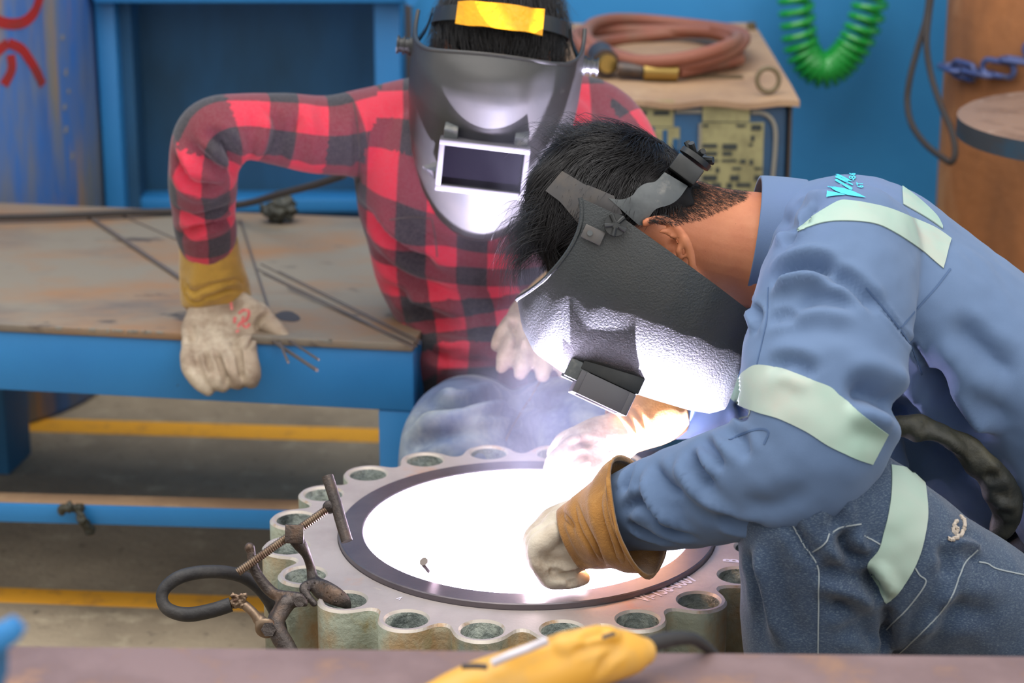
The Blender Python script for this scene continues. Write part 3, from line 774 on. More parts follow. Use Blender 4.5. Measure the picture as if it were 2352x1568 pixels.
me = bpy.data.meshes.new('flange_plate'); bm.to_mesh(me); bm.free()
if sum(p_.normal.z*p_.area for p_ in me.polygons if p_.center.z > FZ-.001) < 0: me.flip_normals()
fp = link_mesh('flange_plate', me, [M['flange'], M['flange_side'], M['chamfer'], M['bore']], flange, False)
for p_ in me.polygons: p_.use_smooth = p_.material_index in (1, 3)
# raised face ring and pipe
V, Fc = ring_geo([(RO+.0005, FZ-.004), (RO, FZ+.0062), (RO-.0012, FZ+.0074), (RI+.0015, FZ+.0074), (RI, FZ+.006), (RI, FZ-.02)], 200, *FCx)
mesh('raised_face', V, Fc, M['flange_ring'], flange, True, 30)
V, Fc = ring_geo([(RI, FZ-.0205), (RI+.001, FZ-.07), (RI-.004, FZ-.078), (RI-.004, .02), (.001, .02)], 160, *FCx)
mesh('pipe_bore', V, Fc, M['pipe_in'], flange, True, 60)
V, Fc = ring_geo([(.209, FZ-FTH+.0005), (.209, .0), (.1995, .0), (.1995, .019)], 120, *FCx)
mesh('pipe_wall', V, Fc, M['flange_side'], flange, True, 40)
# painted markings on the flange
fb = BVHTree.FromPolygons([v.co[:] for v in fp.data.vertices], [p_.vertices[:] for p_ in fp.data.polygons])
def paint_text(name, txt, base, right, up, m, parent, squeeze=1.):
    """text in the plane of the flange top: base point, right and up vectors in metres"""
    V, Fc = font_mesh(txt); W = V[:, 0].max()
    mb = MB(); mb.add([base+np.array([0, 0, .0005])+right*(v[0]/W)+up*(v[1]/.72) for v in V], Fc); return mb.obj(name, m, parent, False)
b0 = PZ(1484, 1384, FZ); b1 = PZ(1606, 1331, FZ); rt = b1-b0; upv = np.array([-rt[1], rt[0], 0])/np.linalg.norm(rt)*.021
paint_text('chalk_number', 'VI-158-0007', b0, rt, upv, M['white_chalk'], flange)
b0 = PZ(1697, 1293, FZ); upb = PZ(1660, 1290, FZ)-b0; rb_ = np.array([0., 0.010, 0])
paint_text('chalk_letter', 'B', b0, rb_, upb, M['white_chalk'], flange)
for a, b in (((910, 1375), (924, 1371)), ((916, 1378), (921, 1372))):
    p0, p1 = PZ(*a, FZ+.0006), PZ(*b, FZ+.0006); MB().tube([p0, p1], .0006, 4).obj('paint_fleck', M['white_chalk'], flange)
# bar tacked inside the near rim
a = P(973, 1289, 2.56); b = P(1012, 1336, 2.60)
MB().tube([a, b], .0052, 8).obj('tack_bar', M['rod'], flange)

# arc light burning inside the bore
ad = bpy.data.lights.new('welding_arc', 'POINT'); ad.energy = 560; ad.color = (.80, .74, 1.0); ad.shadow_soft_size = .004
ao = bpy.data.objects.new('welding_arc', ad); COL.objects.link(ao); ao.location = (.09, 2.45, .075)

# ---------------------------------------------------------------- ground clamp on the flange
tc = 2.575
clamp = empty('ground_clamp', P(700, 1370, tc), 'dark steel screw clamp with T handle gripping the flange bolt hole, cable attached', 'clamp')
def bar(name, pts, rp, m, flat=.6, parent=clamp, sub=6, vox=.0018):
    """forged bar of oval section along pixels (px,py,t,half width px)"""
    lf = Loft([list(p_)+[flat] for p_ in pts], 16, sub, cap=(.6, .6)); V, Fc = lf.geo()
    return mesh(name, V, Fc, m, parent, True)
me = remesh([Loft([(672, 1232, 2.565, 15, .8), (690, 1252, 2.565, 16, .8), (704, 1275, 2.57, 11, .8), (714, 1305, 2.575, 11, .8), (720, 1332, 2.572, 15, .7), (738, 1352, 2.562, 24, .5), (765, 1366, 2.550, 23, .5), (788, 1380, 2.548, 18, .5), (800, 1392, 2.552, 10, .5)], 18, 6),
             Loft([(722, 1340, 2.565, 14, .6), (700, 1350, 2.558, 14, .6), (706, 1368, 2.552, 10, .6), (722, 1386, 2.548, 9, .6)], 14, 5)], .0016, 3)
rngp = random.Random(5)
link_mesh('jaw', me, M['steel_dark'], clamp)
bj = bvh_of(me); mbx = MB()
for k in range(16):
    h = hit(bj, rngp.uniform(705, 790), rngp.uniform(1325, 1385))
    if h: mbx.add(*Ell(h[0], ((.0013, 0, 0), (0, .0013, 0), (0, 0, .0013)), 8).geo())
sp = mbx.obj('weld_spatter', M['steel_dark'], clamp); sp['kind'] = 'stuff'
me = remesh([Loft([(576, 1256, 2.56, 10, 1), (578, 1280, 2.56, 11, 1), (584, 1305, 2.56, 12, .9), (598, 1330, 2.56, 13, .8), (616, 1352, 2.56, 14, .8), (635, 1366, 2.555, 14, .8), (664, 1372, 2.547, 16, .6), (686, 1378, 2.542, 18, .6), (700, 1385, 2.540, 10, .6)], 18, 6),
             Loft([(660, 1385, 2.542, 20, .6), (648, 1405, 2.538, 18, .6), (636, 1430, 2.533, 18, .7), (640, 1455, 2.530, 22, .7), (655, 1480, 2.528, 22, .7), (670, 1500, 2.525, 18, .7)], 18, 5),
             Loft([(640, 1372, 2.553, 10, .7), (642, 1390, 2.546, 12, .7), (628, 1415, 2.54, 12, .7), (622, 1440, 2.536, 14, .7)], 14, 5),
             Ell(P(573, 1257, 2.56), ((.006, 0, 0), (0, .006, 0), (0, 0, .006)))], .0018, 3)
link_mesh('lever_arm', me, M['steel_dark'], clamp)
cyl(P(688, 1381, 2.534), P(688, 1381, 2.524), .0062, 18).obj('pivot_rivet', M['steel_dark'], clamp)
# threaded screw
sa, sb = P(546, 1314, 2.548), P(757, 1165, 2.562); ln = np.linalg.norm(sb-sa); ns = 620
dirs = (sb-sa)/ln; n1 = nrm(np.cross(dirs, F_)); n2 = np.cross(dirs, n1)
pitch = .00262
V = []; Fc = []; nk = 14; rows = int(ln/pitch*6)
for i in range(rows+1):
    z = ln*i/rows
    for k in range(nk):
        th = 2*math.pi*k/nk; r = .0040+.00075*abs(((z/pitch+k/nk) % 1)*2-1)*1.6
        V.append(sa+dirs*z+r*(math.cos(th)*n1+math.sin(th)*n2))
for i in range(rows):
    for k in range(nk): Fc.append((i*nk+k, i*nk+(k+1) % nk, (i+1)*nk+(k+1) % nk, (i+1)*nk+k))
Fc += [tuple(range(nk))[::-1], tuple(rows*nk+k for k in range(nk))]
mesh('threaded_screw', V, Fc, M['steel_thread'], clamp, True)
o = MB().tube(cr([P(752, 1093, 2.57), P(770, 1150, 2.562), P(784, 1200, 2.556), P(797, 1243, 2.55)], 6), .0066, 16).obj('tee_handle', M['steel_dark'], clamp)
MB().add(*Ell(P(757, 1164, 2.562), ((.008, 0, 0), (0, .006, 0), (0, 0, .008))).geo()).obj('weld_bead', M['steel_dark'], clamp)
sc_ = P(676, 1226, 2.556); zc_ = nrm(np.cross(n1, dirs))
MB().box((-.0105, -.0105, -.0085), (.0105, .0105, .0085), (sc_, n1*.8+dirs*.6, dirs*.8-n1*.6, n2), .0012).obj('swivel_block', M['steel_dark'], clamp)
# welding cable looping from the clamp lug
cab_ = empty('welding_cable', P(460, 1370, 2.55), 'thick black rubber welding cable curled in a loop beside the ground clamp', 'cable')
px_tube('cable', [(652, 1480, 2.60), (640, 1425, 2.60), (612, 1370, 2.59), (575, 1334, 2.585), (530, 1316, 2.575), (470, 1313, 2.56), (415, 1324, 2.55), (380, 1349, 2.545), (372, 1376, 2.542), (388, 1400, 2.54), (430, 1411, 2.54), (485, 1402, 2.54), (530, 1388, 2.542)], [14, 14.5, 15, 15, 15.5, 15.5, 16, 15, 14, 15.5, 17, 17, 17], M['rubber'], cab_, 16)
px_tube('bare_conductor', [(527, 1389, 2.542), (545, 1384, 2.542), (560, 1388, 2.540), (580, 1405, 2.536), (596, 1425, 2.533)], [10, 12, 11, 11, 12], M['steel_thread'], cab_, 12)
fr = []
for k in range(22):
    c = P(548+rngp.uniform(-14, 16), 1378+rngp.uniform(-12, 14), 2.537); fr.append(Ell(c, ((.0034, 0, 0), (0, .003, 0), (0, 0, .0034)), 8))
me = remesh(fr, .0012, 1); fbm_disp(me, .0014, 500); link_mesh('frayed_strands', me, M['steel_thread'], cab_)
me = remesh([Ell(P(612, 1442, 2.531), ((.0135, 0, 0), (0, .006, 0), (0, 0, .0125))), Loft([(590, 1418, 2.534, 13, .8), (606, 1434, 2.531, 18, .6)], 14, 4)], .0015, 3)
link_mesh('cable_lug', me, M['steel_thread'], cab_)
cyl(P(617, 1445, 2.530), P(617, 1445, 2.520), .0085, 6).obj('lug_bolt', M['steel_dark'], cab_)
# ================================================================ helmets
class Frame:
    def __init__(s, o, S, Uv, Fv): s.o, s.S, s.U, s.F = [np.asarray(q, float) for q in (o, S, Uv, Fv)]
    def __call__(s, a, u, f): return s.o+a*s.S+u*s.U+f*s.F
    def fr(s): return (s.o, s.S, s.U, s.F)
HU = [-.207, -.195, -.17, -.13, -.09, -.05, -.02, .02, .045, .064]
HF = [.146, .157, .164, .170, .175, .181, .187, .180, .160, .133]
HA = [.062, .076, .092, .106, .113, .117, .118, .117, .115, .112]
def shell_pt(fr, phi, v, inn=0., df=0.):
    c, sn = math.cos(phi*math.pi/2), math.sin(phi*math.pi/2)
    ut = .014+.050*c+.034*abs(phi)**9; ub = -.180-.027*c**.6
    u = ub+(ut-ub)*v
    ff = np.interp(u, HU, HF); a = np.interp(u, HU, HA)
    rear = -.012+.034*min(1, max(0, (-u)/.19))**1.0
    a -= inn; ff += df-inn
    return fr(a*np.sign(sn)*abs(sn)**.95, u, rear+(ff-rear)*max(0, c)**.95)
def helmet(name, fr, m_shell, label, df=0.):
    root = empty(name, fr(0, 0, 0), label, 'welding helmet')
    n, k = 61, 40; ph = np.linspace(-1, 1, n); ph = np.sign(ph)*(1-(1-abs(ph))**1.15); V = []; Fc = []
    for inn in (0, .0028):
        for p_ in ph:
            for v in np.linspace(0, 1, k): V.append(shell_pt(fr, p_, v, inn, df))
    off = n*k
    for i in range(n-1):
        for j in range(k-1):
            Fc.append((i*k+j, (i+1)*k+j, (i+1)*k+j+1, i*k+j+1)); Fc.append((off+i*k+j, off+i*k+j+1, off+(i+1)*k+j+1, off+(i+1)*k+j))
        for j in (0, k-1): Fc.append((i*k+j, off+i*k+j, off+(i+1)*k+j, (i+1)*k+j))
    for j in range(k-1):
        for i in (0, n-1): Fc.append((i*k+j, i*k+j+1, off+i*k+j+1, off+i*k+j))
    sh = mesh('shell', V, Fc, m_shell, root, True, 60)
    me = sh.data; bm = bmesh.new(); bm.from_mesh(me); bmesh.ops.recalc_face_normals(bm, faces=bm.faces[:]); bm.to_mesh(me); bm.free()
    rim = [shell_pt(fr, p_, 1., .0014, df) for p_ in ph]
    MB().tube(rim, .0030, 8).obj('rim_bead', m_shell, root)
    pf = fr; fr = Frame(fr.o+fr.F*df, fr.S, fr.U, fr.F)
    B = lambda lo, hi, nm, m, par=root, bev=.0015: MB().box(lo, hi, fr.fr(), bev).obj(nm, m, par)
    B((-.056, -.106, .155), (.056, -.034, .1755), 'lens_mount', M['plastic_black'])
    # flip frame: a hollow box round the dark glass
    ff = MB()
    ff.box((-.059, -.043, .176), (.059, -.036, .203), fr.fr(), .001).box((-.059, -.104, .176), (.059, -.096, .203), fr.fr(), .001)
    ff.box((-.059, -.0965, .176), (-.052, -.0425, .203), fr.fr(), .001).box((.052, -.0965, .176), (.059, -.0425, .203), fr.fr(), .001)
    tl = math.radians(0 if df else 15); hv = fr(0, -.036, .177)
    def tilt(o):
        for v in o.data.vertices:
            q = np.array(v.co)-hv; u, f = q@fr.U, q@fr.F; q = q-u*fr.U-f*fr.F
            v.co = Vector(hv+q+(u*math.cos(tl)+f*math.sin(tl))*fr.U+(-u*math.sin(tl)+f*math.cos(tl))*fr.F)
        o.data.update(); return o
    fo = tilt(ff.obj('flip_frame', M['frame_grey'], root))
    tilt(B((-.0525, -.0965, .192), (.0525, -.0425, .196), 'lens', M['glass_dark'], fo, 0))
    for s in (-1, 1):
        h = B((s*.046-.009, -.046, .168), (s*.046+.009, -.020, .190), 'hinge_clip', M['plastic_grey'], root)
        MB().tube([fr(s*.046-.011, -.040, .188), fr(s*.046+.011, -.040, .188)], .0042, 10).obj('hinge_pin', M['steel_dark'], h)
        if df and s > 0: continue
        w_ = [fr(s*.061, -.080, .168), fr(s*.080, -.090, .168), fr(s*.061, -.092, .19), fr(s*.061, -.080, .19)]
        w2 = [fr(s*.061, -.084, .168), fr(s*.080, -.0925, .168), fr(s*.061, -.096, .19), fr(s*.061, -.084, .19)]
        mesh('side_tab', w_+w2, [(0, 1, 2, 3), (7, 6, 5, 4), (0, 4, 5, 1), (1, 5, 6, 2), (2, 6, 7, 3), (3, 7, 4, 0)], M['frame_grey'], root, False)
        # pivot screw
        a0 = pf(s*.1165, 0, .0); ax_ = s*fr.S
        pk = MB()
        for z0, z1, r in ((0, .004, .0135), (.0045, .010, .0105), (.0105, .0125, .013), (.013, .018, .010), (.0185, .021, .0125)):
            pk.tube([a0+ax_*z0, a0+ax_*z1], r, 18)
        ko = pk.obj('pivot_knob', M['plastic_black'], root)
    return root, sh
# rear welder's helmet
roll = math.radians(6.5); be = math.radians(33)
Ui = math.sin(roll)*R_+math.cos(roll)*U_; Sb = math.cos(roll)*R_-math.sin(roll)*U_
HB = Frame(P(1143, 128, 3.09), Sb, math.cos(be)*Ui-math.sin(be)*F_, -math.sin(be)*Ui-math.cos(be)*F_)
helB, shB = helmet('welding_helmet', HB, M['shell_worn'], 'scuffed black welding helmet facing the camera, worn by the man in red plaid')
# front welder's helmet
up2 = nrm(-.906*R_+.424*U_); fw2 = nrm(-.424*R_-.906*U_); ps = math.radians(2)
fA = math.cos(ps)*fw2-math.sin(ps)*F_; sA = -math.cos(ps)*F_-math.sin(ps)*fw2
nearp = P(1413, 518, 2.525)
HA_ = Frame(nearp-.117*sA, sA, up2, fA)
helA, shA = helmet('welding_helmet', HA_, M['shell'], 'textured black welding helmet seen from its side, worn by the man in blue', -.018)
# star knob and strap plate on the near side of the front helmet
kn = HA_(.1205, 0, 0); mb = MB()
mb.tube([kn, kn+sA*.007], .0125, 24); mb.tube([kn+sA*.007, kn+sA*.010], .0045, 14)
for k in range(5):
    a = math.radians(90+72*k+12); d = math.cos(a)*up2+math.sin(a)*fA
    mb.tube([kn+sA*.0085+d*.003, kn+sA*.0085+d*.0125], [.0024, .0028], 8)
mb.obj('star_knob', M['plastic_black'], helA)
MB().box((.1185, .006, .012), (.1215, .030, .028), HA_.fr(), .001).obj('pivot_plate', M['headband'], helA)
cyl(HA_(.1216, .022, .020), HA_(.1236, .022, .020), .0032, 12).obj('rivet', M['plastic_grey'], helA)

# ================================================================ hair
def strands(name, roots, dirs, nors, lens, lift, droop, m, parent, r=.00035, seg=6, clump=.3):
    mb_V = []; Fc = []; k = 0
    for p0, g, n, L in zip(roots, dirs, nors, lens):
        pts = []; w1 = np.random.normal(0, clump, 3)*.25
        for t in np.linspace(0, 1, seg): pts.append(p0+n*lift*L*math.sin(t*math.pi*.8)+(g+w1*t)*L*t+droop*L*t*t)
        side = nrm(np.cross(g, n))
        for i, q in enumerate(pts):
            rr_ = r*(1-.85*i/(seg-1)); mb_V += [q-side*rr_, q+n*rr_, q+side*rr_]
        for i in range(seg-1):
            a, b = k+3*i, k+3*i+3
            Fc += [(a, a+1, b+1, b), (a+1, a+2, b+2, b+1), (a+2, a, b, b+2)]
        k += 3*seg
    o = mesh(name, mb_V, Fc, m, parent, True); o['kind'] = 'stuff'; return o
def scalp(fr, c, rad, n, keep, flow, lenf):
    R0 = []; D0 = []; N0 = []; L0 = []
    while len(R0) < n:
        d = nrm(np.random.normal(size=3)); q = (c[0]+d[0]*rad[0], c[1]+d[1]*rad[1], c[2]+d[2]*rad[2])
        if np.random.rand() > keep(*d): continue
        nl = nrm(d/np.array(rad)); w = lambda v: v[0]*fr.S+v[1]*fr.U+v[2]*fr.F
        g = np.array(flow(*d), float); g += np.random.normal(0, .09, 3); g = g-nl*(g@nl); 
        R0.append(fr(*q)); D0.append(nrm(w(g))); N0.append(nrm(w(nl))); L0.append(lenf(*d)*np.random.uniform(.7, 1.2))
    return R0, D0, N0, L0
def ell_fr(fr, c, rad, n=40): return Ell(fr(*c), (fr.S*rad[0], fr.U*rad[1], fr.F*rad[2]), n)

# ================================================================ rear welder (plaid shirt)
pB = empty('person', (P(1120, 900, 3.42)[0], P(1120, 900, 3.42)[1], 0), 'person in red and black plaid shirt bending forward, leaning one gloved hand on the bench', 'person')
torsoB = Loft([(1140, 200, 3.22, 120, 1.), (1142, 275, 3.225, 250, .55), (1132, 390, 3.25, 312, .55), (1125, 500, 3.31, 300, .58), (1122, 620, 3.36, 256, .62), (1140, 740, 3.375, 214, .7), (1145, 830, 3.365, 198, .78), (1142, 886, 3.35, 194, .8)], 36, 6, mode='torso', cap=(.7, .15))
armB = Loft([(1010, 285, 3.27, 112, 1), (890, 292, 3.25, 100, 1), (770, 312, 3.22, 94, .95), (650, 300, 3.20, 84, .95), (560, 290, 3.18, 78, 1), (492, 312, 3.17, 86, 1), (468, 380, 3.19, 82, 1), (468, 460, 3.24, 76, 1), (475, 530, 3.28, 72, 1), (478, 575, 3.30, 62, 1)], 28, 6, cap=(.6, .15), wrap=math.pi*.5)
armB2 = Loft([(1270, 270, 3.27, 110, 1), (1385, 300, 3.27, 98, 1), (1450, 420, 3.25, 88, 1), (1430, 560, 3.2, 76, 1), (1330, 668, 3.15, 62, 1), (1262, 712, 3.13, 50, 1)], 24, 6, cap=(.6, .2), wrap=math.pi*.5)
hemB = Loft([(1130, 800, 3.36, 182, .8), (1128, 860, 3.345, 182, .8), (1124, 890, 3.33, 176, .7)], 30, 5, mode='torso', cap=(.4, .1))
me = remesh([torsoB, armB, armB2, hemB], .0055, 5)
wrinkle(me, [([(470, 300), (520, 340), (560, 400)], -.012, .010), ([(430, 330), (490, 380), (540, 405)], -.010, .009), ([(400, 360), (440, 430), (520, 425)], -.010, .010), ([(395, 300), (430, 380), (450, 410)], .006, .010),
             ([(500, 310), (530, 360), (545, 410)], -.009, .008), ([(610, 240), (640, 300), (610, 380)], -.008, .009), ([(625, 250), (600, 330), (580, 390)], .006, .010), ([(690, 260), (660, 320), (640, 380)], -.007, .008),
             ([(700, 240), (720, 320), (715, 400)], .006, .012), ([(820, 240), (826, 330), (818, 440)], -.006, .006), ([(800, 440), (870, 520), (950, 580), (1010, 600)], -.012, .014), ([(840, 560), (930, 640), (1050, 690)], -.010, .014), ([(880, 640), (980, 720), (1100, 750)], -.010, .013),
             ([(930, 720), (1020, 760), (1120, 770)], -.009, .010), ([(860, 470), (950, 560), (1060, 620)], .008, .016), ([(900, 700), (990, 690), (1080, 740)], .007, .012), ([(410, 540), (470, 520), (540, 505)], -.010, .007), ([(400, 480), (450, 500), (540, 470)], -.006, .008), ([(960, 800), (1050, 830), (1140, 830)], -.007, .009)], 1.3, .9)
fbm_disp(me, .004, 14)
plaid_uv(me, [torsoB, armB, armB2], .088)
shB_ = link_mesh('shirt', me, M['plaid'], pB); bS = bvh_of(me)
strokes('shoulder_seam', bS, [[(812, 236), (822, 300), (826, 380), (816, 446)]], [3], M['tool_dark'], shB_, .0006)
strokes('pocket_edge', bS, [[(895, 505), (945, 498), (990, 502)], [(992, 502), (1000, 545), (1004, 590)]], [3, 3], M['tool_dark'], shB_, .0006)
# body inside the clothes: head, neck and limbs
HBc = (0, .015, 0)
bodyB = [ell_fr(HB, HBc, (.076, .108, .094)), ell_fr(HB, (0, -.07, .045), (.055, .055, .05)), ell_fr(HB, (0, -.03, .105), (.014, .022, .02), 14),
         ell_fr(HB, (.080, -.015, -.012), (.010, .03, .018), 16), ell_fr(HB, (-.080, -.015, -.012), (.010, .03, .018), 16), ell_fr(HB, (0, -.065, .09), (.022, .006, .012), 14),
         Loft([(1142, 150, 3.14, 95, 1), (1142, 240, 3.24, 100, 1), (1140, 330, 3.29, 170, .7)], 20, 4)]
def thin(rows, f): return Loft([[r[0], r[1], r[2], r[3]*f]+list(r[4:]) for r in rows], 18, 4)
bodyB += [thin([(1142, 275, 3.25, 200, .5), (1132, 390, 3.28, 250, .5), (1122, 620, 3.38, 170, .5), (1142, 886, 3.40, 110, .8)], .8),
          thin([(1010, 285, 3.27, 70), (770, 312, 3.22, 60), (560, 296, 3.18, 40), (500, 318, 3.17, 28), (468, 400, 3.2, 32), (468, 460, 3.24, 40), (478, 575, 3.30, 38), (495, 690, 3.33, 36)], 1),
          thin([(1270, 270, 3.27, 70), (1385, 300, 3.27, 62), (1440, 480, 3.22, 55), (1330, 668, 3.15, 42), (1225, 715, 3.13, 34)], 1),
          thin([(1110, 985, 3.46, 74), (1048, 1025, 3.12, 74), (1000, 1300, 3.14, 55), (985, 1760, 3.26, 36)], 1),
          thin([(1180, 985, 3.46, 74), (1330, 1005, 3.12, 72), (1330, 1300, 3.14, 55), (1330, 1760, 3.26, 36)], 1)]
me = remesh(bodyB, .005, 3); link_mesh('body', me, M['skin'], pB)
# trousers
legR = Loft([(1120, 975, 3.46, 108, 1), (1085, 990, 3.27, 132, .95), (1046, 1020, 3.10, 128, .95), (1020, 1120, 3.08, 110, 1), (1000, 1300, 3.13, 90, 1), (985, 1500, 3.2, 76, 1), (985, 1740, 3.26, 66, 1)], 26, 6)
legL = Loft([(1190, 975, 3.46, 108, 1), (1270, 985, 3.27, 118, .95), (1335, 985, 3.10, 112, .95), (1340, 1120, 3.08, 100, 1), (1335, 1300, 3.13, 86, 1), (1330, 1740, 3.26, 66, 1)], 26, 6)
hipB = Ell(P(1145, 985, 3.47), ((.125, 0, 0), (0, .11, 0), (0, 0, .075)))
me = remesh([legR, legL, hipB], .0065, 5)
wrinkle(me, [([(1240, 880), (1200, 950), (1165, 1010)], -.008, .008), ([(960, 930), (1050, 930), (1150, 900)], -.008, .012), ([(940, 980), (1040, 960), (1160, 930)], .006, .014), ([(1110, 900), (1190, 930), (1300, 930)], -.006, .010), ([(1000, 900), (1060, 915), (1140, 880)], .005, .010), ([(930, 990), (980, 950), (1040, 925), (1110, 915)], -.005, .007), ([(925, 1040), (1000, 1000), (1090, 985)], -.004, .009), ([(1060, 960), (1120, 950), (1180, 945)], -.005, .007)], 1.7, .9)
fbm_disp(me, .004, 12)
link_mesh('trousers', me, M['denim_pale'], pB); bj = bvh_of(me)
strokes('stitch_seam', bj, [[(1246, 868), (1215, 920), (1185, 965), (1160, 1012)]], [7], M['seam_jean'], pB, .001)
for s, x in ((-1, 985), (1, 1330)):
    a = P(x, 1770, 3.27); a[2] = 0
    me = remesh([Ell(a+np.array([0, -.09, .035]), ((.045, 0, 0), (0, .09, 0), (0, 0, .035))), Ell(a+np.array([0, -.005, .06]), ((.042, 0, 0), (0, .055, 0), (0, 0, .06)))], .006, 3)
    V = coords(me); V[:, 2] = np.maximum(V[:, 2], .0005); set_coords(me, V); link_mesh('boot', me, M['boot'], pB)
# hair, headband, yellow pad
cap = remesh([ell_fr(HB, (0, .020, -.004), (.084, .112, .100), 40)], .004, 2)
fbm_disp(cap, .006, 60); 
V = coords(cap); N = normals(cap); rel = V-HB.o; u_ = rel@HB.U; f_ = rel@HB.F
low = (u_ < -.02+.0*f_) | ((f_ > .03) & (u_ < .035)); V[low] -= N[low]*.014; set_coords(cap, V)
hb = link_mesh('hair', cap, M['scalp'], pB)
r0 = scalp(HB, (0, .022, -.004), (.083, .112, .099), 3400, lambda a, b, c: 1. if b > -.2 or c < -.1 else 0, lambda a, b, c: (a*.55+.12, -.25 if abs(a) > .5 else .0, 1.0), lambda a, b, c: .05)
strands('hair_strands', *r0, .16, -HB.U*.18+np.array([0, 0, -.15]), M['hair'], hb, .0006)
def band(name, fr, pts, hw, m, parent, th=.0022, wdir=None):
    """strap along local points (s,u,f), half width hw along local direction"""
    q = cr(pts, 8); V = []; n = len(q)
    for i in range(n):
        c = fr(*q[i]); tdir = fr(*q[min(n-1, i+1)])-fr(*q[max(0, i-1)])
        out = nrm(q[i][0]*fr.S+(q[i][1]-.02)*fr.U*.7+q[i][2]*fr.F); out = nrm(out-nrm(tdir)*(out@nrm(tdir))); wd = np.cross(nrm(tdir), out)
        h = hw if np.isscalar(hw) else np.interp(i/(n-1), np.linspace(0, 1, len(hw)), hw)
        V += [c-wd*h, c+wd*h, c+wd*h+out*th, c-wd*h+out*th]
    Fc = [(0, 1, 2, 3), (4*n-1, 4*n-2, 4*n-3, 4*n-4)]
    for i in range(n-1):
        a, b = 4*i, 4*i+4
        for j in range(4): Fc.append((a+j, b+j, b+(j+1) % 4, a+(j+1) % 4))
    return mesh(name, V, Fc, m, parent, True, 40)
ringp = [(math.sin(a)*.090, .046+.058*math.cos(a), .000+.094*math.cos(a)*1.0) for a in np.linspace(-math.pi, math.pi, 25)]
band('headband', HB, ringp, .010, M['plastic_black'], helB)
pad = [(math.sin(a)*.092, .046+.0585*math.cos(a), .000+.0985*math.cos(a)) for a in np.linspace(-.62, .62, 9)]
pd = band('sweat_pad', HB, pad, [.0145, .0165, .0155, .0165, .0165, .0155, .0175], M['yellow_pad'], helB, .006)
for s in (-1, 1): band('side_strap', HB, [(s*.092, .056, .0), (s*.098, .03, .0), (s*.112, .002, .0)], .009, M['plastic_black'], helB)

# ---------------------------------------------------------------- gloves
def open_tube(name, rows, m, parent, th=.0028, n=40, folds=(), sub=8, amp=.0):
    """open ended cuff with wall thickness"""
    lf = Loft(rows, n, sub); th_ = np.arange(n)*2*np.pi/n; V = []; k = len(lf.c)
    for inn in (0, th):
        for i in range(k):
            for j in range(n):
                rr_ = lf.r[i]*(1+amp*math.sin(3*th_[j]+i*.5)*(i/k)+amp*.6*math.sin(5*th_[j]+1-i*.2))-inn
                V.append(lf.c[i]+rr_*(math.cos(th_[j])*lf.A[i]+math.sin(th_[j])*lf.B[i]*lf.k[i]))
    Fc = []; o = k*n
    for i in range(k-1):
        for j in range(n):
            j2 = (j+1) % n; Fc += [(i*n+j, i*n+j2, (i+1)*n+j2, (i+1)*n+j), (o+i*n+j, o+(i+1)*n+j, o+(i+1)*n+j2, o+i*n+j2)]
    for i in (0, k-1):
        for j in range(n): j2 = (j+1) % n; Fc.append((i*n+j, o+i*n+j, o+i*n+j2, i*n+j2))
    me = bpy.data.meshes.new(name); me.from_pydata([tuple(v) for v in V], [], Fc); me.update()
    bm = bmesh.new(); bm.from_mesh(me); bmesh.ops.recalc_face_normals(bm, faces=bm.faces[:]); bm.to_mesh(me); bm.free()
    if folds: wrinkle(me, folds)
    return link_mesh(name, me, m, parent)
# right glove of the rear welder, fingers hooked over the bench edge
g1 = [Loft([(497, 660, 3.345, 66, .55), (502, 700, 3.335, 72, .5), (504, 750, 3.315, 86, .36), (506, 795, 3.285, 86, .3), (506, 820, 3.262, 80, .26)], 28, 6, cap=(.5, .4)),
      Loft([(437, 790, 3.285, 21, 1), (434, 835, 3.250, 21, 1), (452, 872, 3.238, 19, 1), (480, 896, 3.238, 15, 1)], 16, 6),
      Loft([(472, 800, 3.275, 22, 1), (478, 850, 3.244, 23, 1), (498, 878, 3.236, 20, 1), (512, 888, 3.236, 16, 1)], 16, 6),
      Loft([(515, 800, 3.272, 23, 1), (526, 850, 3.242, 25, 1), (542, 872, 3.236, 22, 1), (550, 878, 3.236, 18, 1)], 16, 6),
      Loft([(565, 790, 3.272, 24, 1), (572, 840, 3.243, 25, 1), (576, 870, 3.236, 23, 1), (577, 878, 3.236, 18, 1)], 16, 6),
      Loft([(545, 705, 3.325, 40, .6), (590, 724, 3.318, 32, .8), (618, 742, 3.312, 24, 1), (646, 766, 3.300, 19, 1), (654, 773, 3.297, 15, 1)], 18, 6)]
me = remesh(g1, .0026, 3)
wrinkle(me, [([(594, 770), (590, 745), (600, 730), (622, 715)], -.004, .004), ([(470, 800), (480, 830), (487, 860)], -.005, .004), ([(497, 812), (512, 850), (524, 880)], -.006, .0045), ([(548, 800), (553, 840), (558, 872)], -.006, .0045), ([(430, 740), (445, 765), (440, 790)], -.003, .006), ([(590, 765), (575, 790), (560, 805)], -.003, .003)], 1.6, .9)
fbm_disp(me, .002, 45)
gl = link_mesh('glove', me, M['leather_dirty_dim'], pB); bg = bvh_of(me)
strokes('ink_stamp', bg, [[(530, 692), (533, 712)], [(548, 720), (560, 712), (572, 716), (566, 735), (552, 742), (546, 752)], [(540, 728), (538, 742)], [(556, 745), (566, 752), (574, 742)], [(548, 758), (542, 764)], [(560, 726), (556, 738)]], 6, M['red_ink'], gl, .0007)
